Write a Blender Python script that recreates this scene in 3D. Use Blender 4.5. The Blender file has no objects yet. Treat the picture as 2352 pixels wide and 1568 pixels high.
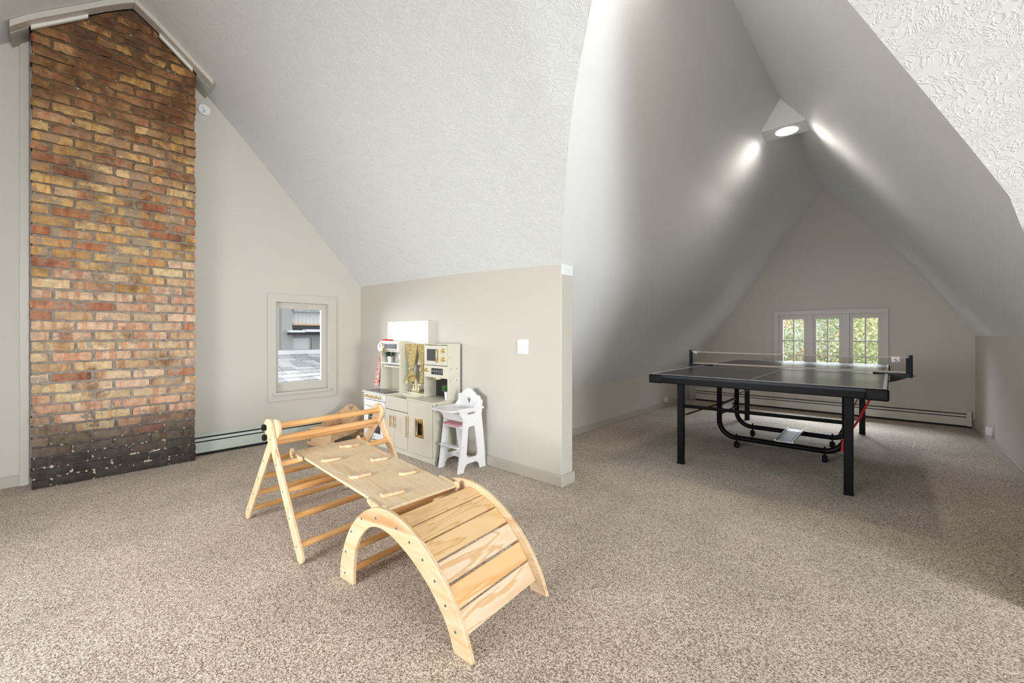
import bpy, bmesh, math, random
from math import sin, cos, pi, radians as R
from mathutils import Vector, Matrix, noise
from mathutils.geometry import tessellate_polygon

S = bpy.context.scene
C = S.collection

# ------------------------------------------------------------------ camera
cam_d = bpy.data.cameras.new('camera')
cam = bpy.data.objects.new('camera', cam_d)
C.objects.link(cam)
cam.location = (0, 0, 1.1036)
cam.rotation_euler = (R(90), 0, 0.7384)
cam_d.sensor_width = 36
cam_d.lens = 956.12 / 2352 * 36
cam_d.shift_y = -16.96 / 2352
cam_d.clip_start = 0.05
S.camera = cam

# ------------------------------------------------------------------ view, world, lights
S.view_settings.view_transform = 'Standard'
S.view_settings.look = 'None'
S.view_settings.gamma = 1
S.view_settings.use_curve_mapping = False
S.view_settings.exposure = 0.19

W = bpy.data.worlds.new('overcast_sky')
S.world = W
W.use_nodes = True
bg = W.node_tree.nodes['Background']
bg.inputs[0].default_value = (0.93, 0.97, 1.0, 1)
bg.inputs[1].default_value = 1.9


def area_light(name, loc, target, sx, sy, power, col=(1, 1, 1), spread=180):
    l = bpy.data.lights.new(name, 'AREA')
    l.shape = 'RECTANGLE'
    l.size, l.size_y, l.energy, l.color = sx, sy, power, col
    l.spread = R(spread)
    o = bpy.data.objects.new(name, l)
    C.objects.link(o)
    o.location = loc
    o.rotation_euler = (Vector(target) - Vector(loc)).to_track_quat('-Z', 'Y').to_euler()
    return o


# added fill light at an invented end-wall window, unseen behind the camera
area_light('rear_fill_light', (6.40, 0.40, 1.55), (-4.7, .4, 2.7), 2.0, 1.7, 345, (0.93, 0.97, 1.0))
# second added fill light, set in an invented bay opposite the play kitchen
area_light('side_fill_light', (-1.85, -2.22, 1.05), (-2.7, 2.46, .55), 1.8, 1.0, 56, (0.95, 0.98, 1.0), 115)
# sky light falling in through the two windows in view, from above their heads
area_light('gable_window_daylight', (-6.2, 1.05, 1.50), (-4.74, 1.80, 1.10), .7, .9, 24, (0.95, 0.98, 1.0), 100)
area_light('nook_window_daylight', (-0.66, 8.40, 2.10), (-.66, 7.28, 1.15), 1.8, .9, 330, (0.80, 0.90, 1.0), 150)


# ------------------------------------------------------------------ materials
def new_mat(name):
    m = bpy.data.materials.new(name)
    m.use_nodes = True
    nt = m.node_tree
    return m, nt, nt.nodes['Principled BSDF']


def N(nt, t, **kw):
    n = nt.nodes.new(t)
    for k, v in kw.items():
        if k in n.inputs:
            n.inputs[k].default_value = v
        else:
            setattr(n, k, v)
    return n


def plain(name, col, rough=0.5, metal=0.0, bump=0, bscale=60, spec=0.5, var=0.0):
    m, nt, b = new_mat(name)
    b.inputs['Base Color'].default_value = (*col, 1)
    b.inputs['Roughness'].default_value = rough
    b.inputs['Metallic'].default_value = metal
    b.inputs['Specular IOR Level'].default_value = spec
    tc = N(nt, 'ShaderNodeTexCoord')
    if bump or var:
        nz = N(nt, 'ShaderNodeTexNoise', Scale=bscale, Detail=4.0)
        nt.links.new(tc.outputs['Object'], nz.inputs['Vector'])
        if bump:
            bp = N(nt, 'ShaderNodeBump', Strength=bump, Distance=0.004)
            nt.links.new(nz.outputs['Fac'], bp.inputs['Height'])
            nt.links.new(bp.outputs['Normal'], b.inputs['Normal'])
        if var:
            n2 = N(nt, 'ShaderNodeTexNoise', Scale=bscale * .15, Detail=3.0)
            nt.links.new(tc.outputs['Object'], n2.inputs['Vector'])
            mr = N(nt, 'ShaderNodeMapRange')
            mr.inputs[1].default_value = 0.3
            mr.inputs[2].default_value = 0.7
            mr.inputs[3].default_value = 1 - var
            mr.inputs[4].default_value = 1 + var
            nt.links.new(n2.outputs['Fac'], mr.inputs[0])
            mx = N(nt, 'ShaderNodeMix', data_type='RGBA', blend_type='MULTIPLY')
            mx.inputs[0].default_value = 1
            mx.inputs[6].default_value = (*col, 1)
            nt.links.new(mr.outputs[0], mx.inputs[7])
            nt.links.new(mx.outputs[2], b.inputs['Base Color'])
    return m


def ramp(nt, pts):
    r = N(nt, 'ShaderNodeValToRGB')
    e = r.color_ramp.elements
    while len(e) < len(pts):
        e.new(0.5)
    for el, (p, c) in zip(e, pts):
        el.position = p
        el.color = (*c, 1)
    return r


def wood(name, pts, axis='x', scale=1.0, figure=2.0, fine=0.12, rough=0.45, seed=0.0, bump=0.08, figure_dist=1.4):
    m, nt, b = new_mat(name)
    tc = N(nt, 'ShaderNodeTexCoord')
    oi = N(nt, 'ShaderNodeObjectInfo')
    mp = N(nt, 'ShaderNodeMapping')
    s = {'x': (0.9, 7, 7), 'y': (7, 0.9, 7), 'z': (7, 7, 0.9)}[axis]
    mp.inputs['Scale'].default_value = [k * scale for k in s]
    add = N(nt, 'ShaderNodeVectorMath', operation='ADD')
    sc = N(nt, 'ShaderNodeVectorMath', operation='SCALE')
    cmb = N(nt, 'ShaderNodeCombineXYZ')
    for i in range(3):
        nt.links.new(oi.outputs['Random'], cmb.inputs[i])
    sc.inputs[3].default_value = 17.0 + seed
    nt.links.new(cmb.outputs[0], sc.inputs[0])
    nt.links.new(tc.outputs['Object'], mp.inputs['Vector'])
    nt.links.new(mp.outputs[0], add.inputs[0])
    nt.links.new(sc.outputs[0], add.inputs[1])
    n1 = N(nt, 'ShaderNodeTexNoise', Scale=figure, Detail=2.0, Roughness=0.5, Distortion=figure_dist)
    nt.links.new(add.outputs[0], n1.inputs['Vector'])
    n2 = N(nt, 'ShaderNodeTexNoise', Scale=14.0, Detail=4.0, Roughness=0.6)
    nt.links.new(add.outputs[0], n2.inputs['Vector'])
    mth = N(nt, 'ShaderNodeMath', operation='MULTIPLY_ADD')
    nt.links.new(n2.outputs['Fac'], mth.inputs[0])
    mth.inputs[1].default_value = fine
    nt.links.new(n1.outputs['Fac'], mth.inputs[2])
    r = ramp(nt, pts)
    nt.links.new(mth.outputs[0], r.inputs[0])
    nt.links.new(r.outputs[0], b.inputs['Base Color'])
    b.inputs['Roughness'].default_value = rough
    b.inputs['Specular IOR Level'].default_value = 0.3
    bp = N(nt, 'ShaderNodeBump', Strength=bump, Distance=0.002)
    nt.links.new(n2.outputs['Fac'], bp.inputs['Height'])
    nt.links.new(bp.outputs['Normal'], b.inputs['Normal'])
    return m


def ceiling_mat(name, col, strength, cell, dist, zs=1.37):
    """crow's-foot plaster: short ridges fanning out from the brush centres"""
    m, nt, b = new_mat(name)
    L = nt.links.new
    tc = N(nt, 'ShaderNodeTexCoord')
    mp = N(nt, 'ShaderNodeSeparateXYZ')
    L(tc.outputs['Object'], mp.inputs[0])
    zz = N(nt, 'ShaderNodeMath', operation='MULTIPLY')
    L(mp.outputs[2], zz.inputs[0])
    zz.inputs[1].default_value = zs
    cx = N(nt, 'ShaderNodeCombineXYZ')
    xx = N(nt, 'ShaderNodeMath', operation='ADD')
    L(mp.outputs[0], xx.inputs[0])
    if zs < 1.3:
        L(mp.outputs[1], xx.inputs[1])
    else:
        xx.inputs[1].default_value = 0
    L(xx.outputs[0], cx.inputs[0])
    L(zz.outputs[0], cx.inputs[1])
    d = N(nt, 'ShaderNodeTexNoise', Scale=9.0, Detail=2.0)
    L(cx.outputs[0], d.inputs['Vector'])
    sb = N(nt, 'ShaderNodeVectorMath', operation='SUBTRACT')
    L(d.outputs['Color'], sb.inputs[0])
    sb.inputs[1].default_value = (.5, .5, .5)
    sc = N(nt, 'ShaderNodeVectorMath', operation='SCALE')
    sc.inputs[3].default_value = 0.09
    L(sb.outputs[0], sc.inputs[0])
    ad = N(nt, 'ShaderNodeVectorMath', operation='ADD')
    L(cx.outputs[0], ad.inputs[0])
    L(sc.outputs[0], ad.inputs[1])
    vo = N(nt, 'ShaderNodeTexVoronoi', voronoi_dimensions='2D', Scale=cell)
    L(ad.outputs[0], vo.inputs['Vector'])
    df = N(nt, 'ShaderNodeVectorMath', operation='SUBTRACT')
    L(ad.outputs[0], df.inputs[0])
    L(vo.outputs['Position'], df.inputs[1])
    sx = N(nt, 'ShaderNodeSeparateXYZ')
    L(df.outputs[0], sx.inputs[0])
    at = N(nt, 'ShaderNodeMath', operation='ARCTAN2')
    L(sx.outputs[1], at.inputs[0])
    L(sx.outputs[0], at.inputs[1])
    am = N(nt, 'ShaderNodeMath', operation='MULTIPLY')
    L(at.outputs[0], am.inputs[0])
    am.inputs[1].default_value = 3.0
    rm = N(nt, 'ShaderNodeMath', operation='MULTIPLY')
    L(vo.outputs['Distance'], rm.inputs[0])
    rm.inputs[1].default_value = 6.0
    sp = N(nt, 'ShaderNodeSeparateColor')
    L(vo.outputs['Color'], sp.inputs[0])
    cm = N(nt, 'ShaderNodeMath', operation='MULTIPLY')
    L(sp.outputs[0], cm.inputs[0])
    cm.inputs[1].default_value = 60
    cb2 = N(nt, 'ShaderNodeCombineXYZ')
    L(am.outputs[0], cb2.inputs[0])
    L(rm.outputs[0], cb2.inputs[1])
    L(cm.outputs[0], cb2.inputs[2])
    n1 = N(nt, 'ShaderNodeTexNoise', Scale=1.0, Detail=2.0, Roughness=0.55)
    L(cb2.outputs[0], n1.inputs['Vector'])
    r = ramp(nt, [(0.48, (0, 0, 0)), (0.545, (1, 1, 1)), (0.575, (1, 1, 1)), (0.64, (.1, .1, .1))])
    L(n1.outputs['Fac'], r.inputs[0])
    bp = N(nt, 'ShaderNodeBump', Strength=strength, Distance=dist)
    L(r.outputs[0], bp.inputs['Height'])
    L(bp.outputs['Normal'], b.inputs['Normal'])
    b.inputs['Base Color'].default_value = (*col, 1)
    b.inputs['Roughness'].default_value = 0.75
    return m


def carpet_mat():
    m, nt, b = new_mat('carpet')
    tc = N(nt, 'ShaderNodeTexCoord')
    v = N(nt, 'ShaderNodeTexVoronoi', Scale=235.0, Randomness=1.0)
    nt.links.new(tc.outputs['Object'], v.inputs['Vector'])
    sep = N(nt, 'ShaderNodeSeparateColor')
    nt.links.new(v.outputs['Color'], sep.inputs[0])
    n0 = N(nt, 'ShaderNodeTexNoise', Scale=190.0, Detail=2.0, Roughness=.7)
    nt.links.new(tc.outputs['Object'], n0.inputs['Vector'])
    mx0 = N(nt, 'ShaderNodeMath', operation='MULTIPLY_ADD')
    nt.links.new(n0.outputs['Fac'], mx0.inputs[0])
    mx0.inputs[1].default_value = 0.9
    sub = N(nt, 'ShaderNodeMath', operation='MULTIPLY')
    nt.links.new(sep.outputs[0], sub.inputs[0])
    sub.inputs[1].default_value = 0.55
    nt.links.new(sub.outputs[0], mx0.inputs[2])
    r = ramp(nt, [(0.36, (.085, .057, .040)), (0.52, (.265, .198, .142)), (0.70, (.465, .375, .290)), (0.92, (.79, .69, .58))])
    nt.links.new(mx0.outputs[0], r.inputs[0])
    # broad brushed patches of the pile
    n2 = N(nt, 'ShaderNodeTexNoise', Scale=2.2, Detail=2.0)
    nt.links.new(tc.outputs['Object'], n2.inputs['Vector'])
    mr = N(nt, 'ShaderNodeMapRange')
    mr.inputs[1].default_value, mr.inputs[2].default_value = 0.3, 0.7
    mr.inputs[3].default_value, mr.inputs[4].default_value = 0.88, 1.1
    nt.links.new(n2.outputs['Fac'], mr.inputs[0])
    mx = N(nt, 'ShaderNodeMix', data_type='RGBA', blend_type='MULTIPLY')
    mx.inputs[0].default_value = 1
    nt.links.new(r.outputs[0], mx.inputs[6])
    nt.links.new(mr.outputs[0], mx.inputs[7])
    nt.links.new(mx.outputs[2], b.inputs['Base Color'])
    b.inputs['Roughness'].default_value = 0.95
    b.inputs['Specular IOR Level'].default_value = 0.1
    b.inputs['Sheen Weight'].default_value = 0.15
    bp = N(nt, 'ShaderNodeBump', Strength=0.9, Distance=0.006)
    nt.links.new(mx0.outputs[0], bp.inputs['Height'])
    nt.links.new(bp.outputs['Normal'], b.inputs['Normal'])
    return m


def brick_mat():
    """colour of each brick comes from its own object colour; bands, smears and pits are noise"""
    m, nt, b = new_mat('old_brick')
    tc = N(nt, 'ShaderNodeTexCoord')
    oi = N(nt, 'ShaderNodeObjectInfo')
    geo = N(nt, 'ShaderNodeNewGeometry')
    L = nt.links.new
    off = N(nt, 'ShaderNodeCombineXYZ')
    mul = N(nt, 'ShaderNodeMath', operation='MULTIPLY')
    mul.inputs[1].default_value = 31.0
    L(oi.outputs['Random'], mul.inputs[0])
    L(mul.outputs[0], off.inputs[0])
    L(mul.outputs[0], off.inputs[1])
    ad = N(nt, 'ShaderNodeVectorMath', operation='ADD')
    L(tc.outputs['Object'], ad.inputs[0])
    L(off.outputs[0], ad.inputs[1])
    # kiln bands across the brick
    mp = N(nt, 'ShaderNodeMapping')
    mp.inputs['Scale'].default_value = (2, 17, 3)
    L(ad.outputs[0], mp.inputs[0])
    n1 = N(nt, 'ShaderNodeTexNoise', Scale=1.0, Detail=1.5, Distortion=.3)
    L(mp.outputs[0], n1.inputs['Vector'])
    r1 = ramp(nt, [(0.52, (0, 0, 0)), (0.60, (1, 1, 1)), (0.66, (1, 1, 1)), (0.72, (0, 0, 0))])
    L(n1.outputs['Fac'], r1.inputs[0])
    sepc = N(nt, 'ShaderNodeSeparateXYZ')
    L(geo.outputs['Position'], sepc.inputs[0])
    mA = N(nt, 'ShaderNodeMix', data_type='RGBA')
    bandf = N(nt, 'ShaderNodeMath', operation='MULTIPLY')
    L(r1.outputs[0], bandf.inputs[0])
    bandf.inputs[1].default_value = 0.6
    L(bandf.outputs[0], mA.inputs[0])
    L(oi.outputs['Color'], mA.inputs[6])
    hs = N(nt, 'ShaderNodeMix', data_type='RGBA', blend_type='MULTIPLY')
    hs.inputs[0].default_value = 1
    L(oi.outputs['Color'], hs.inputs[6])
    hs.inputs[7].default_value = (0.80, 0.47, 0.36, 1)
    L(hs.outputs[2], mA.inputs[7])
    # blotches
    n2 = N(nt, 'ShaderNodeTexNoise', Scale=26.0, Detail=5.0, Roughness=.65)
    L(ad.outputs[0], n2.inputs['Vector'])
    mr = N(nt, 'ShaderNodeMapRange')
    mr.inputs[1].default_value, mr.inputs[2].default_value = 0.3, 0.7
    mr.inputs[3].default_value, mr.inputs[4].default_value = 0.72, 1.22
    L(n2.outputs['Fac'], mr.inputs[0])
    mB = N(nt, 'ShaderNodeMix', data_type='RGBA', blend_type='MULTIPLY')
    mB.inputs[0].default_value = 1
    L(mA.outputs[2], mB.inputs[6])
    L(mr.outputs[0], mB.inputs[7])
    # mortar smears, denser higher up the stack
    n3 = N(nt, 'ShaderNodeTexNoise', Scale=8.0, Detail=8.0, Roughness=.68, Distortion=.3)
    L(geo.outputs['Position'], n3.inputs['Vector'])
    hz = N(nt, 'ShaderNodeMapRange')
    hz.inputs[1].default_value, hz.inputs[2].default_value = 1.3, 2.6
    hz.inputs[3].default_value, hz.inputs[4].default_value = 0.02, 0.12
    L(sepc.outputs[2], hz.inputs[0])
    sm = N(nt, 'ShaderNodeMath', operation='ADD')
    L(n3.outputs['Fac'], sm.inputs[0])
    L(hz.outputs[0], sm.inputs[1])
    r3 = ramp(nt, [(0.595, (0, 0, 0)), (0.625, (1, 1, 1))])
    L(sm.outputs[0], r3.inputs[0])
    smf = N(nt, 'ShaderNodeMath', operation='MULTIPLY')
    smf.inputs[1].default_value = 0.85
    L(r3.outputs[0], smf.inputs[0])
    rz = ramp(nt, [(0.0, (.035, .028, .025)), (0.09, (.09, .07, .06)), (0.2, (.36, .30, .25)), (0.55, (.33, .25, .17)), (0.8, (.33, .17, .065)), (1.0, (.16, .085, .035))])
    dv = N(nt, 'ShaderNodeMath', operation='DIVIDE')
    dv.inputs[1].default_value = 3.7
    L(sepc.outputs[2], dv.inputs[0])
    L(dv.outputs[0], rz.inputs[0])
    mC = N(nt, 'ShaderNodeMix', data_type='RGBA')
    L(smf.outputs[0], mC.inputs[0])
    L(mB.outputs[2], mC.inputs[6])
    L(rz.outputs[0], mC.inputs[7])
    # soot and damp stains, strongest at the head of the stack
    n4 = N(nt, 'ShaderNodeTexNoise', Scale=3.6, Detail=7.0, Roughness=.66)
    L(geo.outputs['Position'], n4.inputs['Vector'])
    h4 = N(nt, 'ShaderNodeMapRange')
    h4.inputs[1].default_value, h4.inputs[2].default_value = 1.7, 3.4
    h4.inputs[3].default_value, h4.inputs[4].default_value = 0.0, 0.14
    L(sepc.outputs[2], h4.inputs[0])
    s4 = N(nt, 'ShaderNodeMath', operation='ADD')
    L(n4.outputs['Fac'], s4.inputs[0])
    L(h4.outputs[0], s4.inputs[1])
    r4 = ramp(nt, [(0.54, (1, 1, 1)), (0.70, (.40, .31, .25))])
    L(s4.outputs[0], r4.inputs[0])
    mD = N(nt, 'ShaderNodeMix', data_type='RGBA', blend_type='MULTIPLY')
    mD.inputs[0].default_value = 1
    L(mC.outputs[2], mD.inputs[6])
    L(r4.outputs[0], mD.inputs[7])
    # fine pits and specks
    n5 = N(nt, 'ShaderNodeTexNoise', Scale=60.0, Detail=6.0, Roughness=.75)
    L(geo.outputs['Position'], n5.inputs['Vector'])
    r5 = ramp(nt, [(0.30, (.42, .38, .36)), (0.37, (.95, .95, .95)), (0.62, (1.0, 1.0, 1.0)), (0.72, (1, 1, 1))])
    L(n5.outputs['Fac'], r5.inputs[0])
    mE = N(nt, 'ShaderNodeMix', data_type='RGBA', blend_type='MULTIPLY')
    mE.inputs[0].default_value = 1
    L(mD.outputs[2], mE.inputs[6])
    L(r5.outputs[0], mE.inputs[7])
    # flanks of each brick coloured darker, down in the joints
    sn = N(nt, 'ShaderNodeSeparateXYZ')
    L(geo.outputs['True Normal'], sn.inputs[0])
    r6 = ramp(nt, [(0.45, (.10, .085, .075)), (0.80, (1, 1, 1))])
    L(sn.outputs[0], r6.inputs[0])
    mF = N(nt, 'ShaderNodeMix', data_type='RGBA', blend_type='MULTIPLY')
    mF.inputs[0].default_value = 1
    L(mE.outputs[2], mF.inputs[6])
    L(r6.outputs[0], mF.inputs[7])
    L(mF.outputs[2], b.inputs['Base Color'])
    b.inputs['Roughness'].default_value = 0.62
    b.inputs['Specular IOR Level'].default_value = 0.35
    bp = N(nt, 'ShaderNodeBump', Strength=0.9, Distance=0.006)
    L(n2.outputs['Fac'], bp.inputs['Height'])
    L(bp.outputs['Normal'], b.inputs['Normal'])
    return m


def mortar_mat():
    m, nt, b = new_mat('old_mortar')
    L = nt.links.new
    geo = N(nt, 'ShaderNodeNewGeometry')
    sepc = N(nt, 'ShaderNodeSeparateXYZ')
    L(geo.outputs['Position'], sepc.inputs[0])
    dv = N(nt, 'ShaderNodeMath', operation='DIVIDE')
    dv.inputs[1].default_value = 3.7
    L(sepc.outputs[2], dv.inputs[0])
    rz = ramp(nt, [(0.0, (.045, .035, .03)), (0.08, (.10, .08, .07)), (0.16, (.36, .305, .26)), (0.5, (.32, .26, .20)), (0.75, (.17, .10, .05)), (1.0, (.10, .055, .025))])
    L(dv.outputs[0], rz.inputs[0])
    n2 = N(nt, 'ShaderNodeTexNoise', Scale=22.0, Detail=6.0, Roughness=.7)
    L(geo.outputs['Position'], n2.inputs['Vector'])
    mr = N(nt, 'ShaderNodeMapRange')
    mr.inputs[1].default_value, mr.inputs[2].default_value = 0.3, 0.7
    mr.inputs[3].default_value, mr.inputs[4].default_value = 0.6, 1.35
    L(n2.outputs['Fac'], mr.inputs[0])
    mB = N(nt, 'ShaderNodeMix', data_type='RGBA', blend_type='MULTIPLY')
    mB.inputs[0].default_value = 1
    L(rz.outputs[0], mB.inputs[6])
    L(mr.outputs[0], mB.inputs[7])
    # white lime flecks
    n3 = N(nt, 'ShaderNodeTexNoise', Scale=38.0, Detail=3.0)
    L(geo.outputs['Position'], n3.inputs['Vector'])
    lz = N(nt, 'ShaderNodeMapRange')
    lz.inputs[1].default_value, lz.inputs[2].default_value = 0.1, 0.6
    lz.inputs[3].default_value, lz.inputs[4].default_value = 0.05, -0.06
    L(sepc.outputs[2], lz.inputs[0])
    la = N(nt, 'ShaderNodeMath', operation='ADD')
    L(n3.outputs['Fac'], la.inputs[0])
    L(lz.outputs[0], la.inputs[1])
    r3 = ramp(nt, [(0.62, (0, 0, 0)), (0.66, (1, 1, 1))])
    L(la.outputs[0], r3.inputs[0])
    mC = N(nt, 'ShaderNodeMix', data_type='RGBA')
    L(r3.outputs[0], mC.inputs[0])
    L(mB.outputs[2], mC.inputs[6])
    mC.inputs[7].default_value = (.55, .47, .38, 1)
    L(mC.outputs[2], b.inputs['Base Color'])
    b.inputs['Roughness'].default_value = 0.9
    bp = N(nt, 'ShaderNodeBump', Strength=1.0, Distance=0.01)
    L(n2.outputs['Fac'], bp.inputs['Height'])
    L(bp.outputs['Normal'], b.inputs['Normal'])
    return m


def glass_mat():
    m, nt, b = new_mat('window_glass')
    nt.nodes.remove(b)
    out = nt.nodes['Material Output']
    t = N(nt, 'ShaderNodeBsdfTransparent')
    g = N(nt, 'ShaderNodeBsdfGlossy', Roughness=0.02)
    f = N(nt, 'ShaderNodeFresnel', IOR=1.10)
    mx = N(nt, 'ShaderNodeMixShader')
    nt.links.new(f.outputs[0], mx.inputs[0])
    nt.links.new(t.outputs[0], mx.inputs[1])
    nt.links.new(g.outputs[0], mx.inputs[2])
    nt.links.new(mx.outputs[0], out.inputs[0])
    return m


def emit(name, col, st):
    m, nt, b = new_mat(name)
    b.inputs['Base Color'].default_value = (*col, 1)
    b.inputs['Emission Color'].default_value = (*col, 1)
    b.inputs['Emission Strength'].default_value = st
    return m


def cloth_pattern(name, base, spot, scale, lo=.5, hi=.56, rough=.8):
    m, nt, b = new_mat(name)
    tc = N(nt, 'ShaderNodeTexCoord')
    n1 = N(nt, 'ShaderNodeTexNoise', Scale=scale, Detail=3.0, Distortion=.6)
    nt.links.new(tc.outputs['Object'], n1.inputs['Vector'])
    r = ramp(nt, [(lo, base), (hi, spot)])
    nt.links.new(n1.outputs['Fac'], r.inputs[0])
    nt.links.new(r.outputs[0], b.inputs['Base Color'])
    b.inputs['Roughness'].default_value = rough
    return m


M = {}
M['wall'] = plain('beige_wall_paint', (.57, .530, .475), .6, bump=.05, bscale=90)
M['trim'] = plain('beige_trim_paint', (.56, .522, .468), .4)
M['base'] = plain('taupe_baseboard_paint', (.47, .43, .375), .4)
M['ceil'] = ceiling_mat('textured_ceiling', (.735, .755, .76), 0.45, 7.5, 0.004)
M['nookceil'] = ceiling_mat('smooth_plaster_ceiling', (.80, .82, .83), 0.2, 13.0, 0.003, 1.2)  # toned paler than the main ceiling to offset the dim light in the nook
M['carpet'] = carpet_mat()
M['brick'] = brick_mat()
M['mortar'] = mortar_mat()
M['glass'] = glass_mat()
M['heater'] = plain('pale_green_enamel', (.54, .58, .53), .35)
M['heater2'] = plain('cream_enamel', (.62, .58, .50), .35)
M['black'] = plain('black_gap', (.01, .01, .01), .8)
PLY = [(0.34, (.52, .29, .14)), (0.42, (.66, .44, .26)), (0.49, (.74, .56, .38)), (0.56, (.70, .51, .32)), (0.585, (.65, .44, .26)), (0.61, (.73, .54, .35)), (0.72, (.66, .43, .24))]
M['ply'] = wood('birch_plywood', PLY, 'z', 1.0, 2.2)
M['plyx'] = wood('birch_plywood_lengthwise', PLY, 'x', .8, 1.7)
M['slatwood'] = [wood('slat_plywood_%s' % n, p, 'y', .7, 1.7, seed=i * 3) for i, (n, p) in enumerate((
    ('golden', [(0.36, (.60, .34, .13)), (0.50, (.74, .50, .25)), (0.58, (.76, .53, .29)), (0.60, (.62, .36, .14)), (0.63, (.75, .51, .27)), (0.75, (.62, .38, .16))]),
    ('pale', [(0.38, (.62, .38, .20)), (0.44, (.76, .57, .39)), (0.55, (.78, .62, .46)), (0.57, (.68, .43, .24)), (0.60, (.66, .42, .22)), (0.62, (.78, .62, .45)), (0.75, (.72, .50, .32))]),
    ('orange', [(0.38, (.68, .33, .11)), (0.48, (.76, .47, .22)), (0.50, (.80, .62, .42)), (0.57, (.78, .55, .32)), (0.60, (.72, .38, .14)), (0.68, (.76, .50, .26))])))]
M['edge'] = wood('plywood_edge', [(0.4, (.66, .50, .32)), (0.6, (.80, .66, .46))], 'x', 1.0, 6)
M['dowel'] = wood('pine_dowel', [(0.38, (.58, .27, .085)), (0.52, (.70, .37, .14)), (0.66, (.76, .45, .20))], 'y', 1.0, 2.4)
M['cradle'] = wood('cradle_wood', [(0.36, (.46, .27, .14)), (0.55, (.58, .38, .22)), (0.7, (.64, .44, .27))], 'x', 1.0, 2.0)
M['steel'] = plain('steel_screw', (.45, .5, .55), .35, 1.0)
M['bluescrew'] = plain('zinc_screw', (.20, .25, .30), .35, .8)
M['blackplastic'] = plain('black_plastic', (.006, .006, .007), .4, spec=.15)
M['cream'] = plain('cream_lacquer', (.62, .595, .49), .38)
M['creamfront'] = plain('greige_lacquer_front', (.60, .555, .47), .42)
M['white'] = plain('white_lacquer', (.78, .79, .80), .35)
M['offwhite'] = plain('offwhite_board', (.76, .74, .69), .5)
M['gold'] = plain('brushed_brass', (.80, .58, .25), .28, 1.0)
M['palegold'] = plain('polished_pale_brass', (.88, .76, .48), .22, 1.0)
M['cooktop'] = plain('grey_cooktop', (.09, .085, .085), .3, var=.3, bscale=200)
M['darkglass'] = plain('dark_mirror', (.09, .095, .11), .12, .3)
M['chalk'] = plain('blackboard', (.018, .016, .015), .7)
M['pink'] = plain('pink_felt', (.62, .28, .34), .9, bump=.3, bscale=300)
M['pot'] = plain('white_ceramic', (.80, .81, .82), .3)
M['leaf'] = plain('plastic_leaf', (.06, .20, .05), .5, var=.4, bscale=200)
M['leafd'] = plain('dark_plastic_leaf', (.035, .085, .03), .5, var=.4, bscale=200)
M['curtain'] = cloth_pattern('gold_print_curtain', (.60, .50, .24), (.36, .27, .09), 90.0)
M['apron'] = cloth_pattern('red_pink_print_cloth', (.84, .56, .55), (.80, .14, .07), 30.0, .57, .60)
M['red'] = plain('red_webbing', (.50, .015, .02), .7)
M['redc'] = plain('red_cloth', (.65, .05, .04), .7)
M['tabletop'] = plain('matt_charcoal_top', (.020, .0195, .022), .26, spec=.55)
M['tableframe'] = plain('black_steel_frame', (.004, .004, .0045), .42, spec=.12)
M['bluegrey'] = plain('blue_black_edge', (.012, .016, .028), .45, spec=.3)
M['line'] = plain('white_line_paint', (.55, .55, .55), .5)
M['netpost'] = plain('navy_plastic', (.006, .012, .022), .4)
M['tape'] = plain('cream_net_tape', (.58, .52, .46), .7)
M['chrome'] = plain('galvanised_steel', (.62, .63, .66), .35, 1.0)
M['bulb'] = emit('lamp_diffuser', (1.0, .93, .86), 14.0)
M['roof'] = plain('grey_asphalt_shingle', (.30, .32, .34), .9, bump=.5, bscale=150, var=.25)
M['siding'] = plain('white_siding', (.62, .64, .66), .7)
M['greytrim'] = plain('grey_painted_trim', (.30, .31, .30), .7)
M['darkeave'] = plain('dark_eave', (.03, .032, .04), .7)
M['tan'] = plain('tan_sill', (.50, .33, .2), .7)
M['bark'] = plain('bark', (.10, .07, .05), .9)
M['grass'] = plain('lawn', (.10, .16, .05), 1.0, var=.3, bscale=3)


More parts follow.
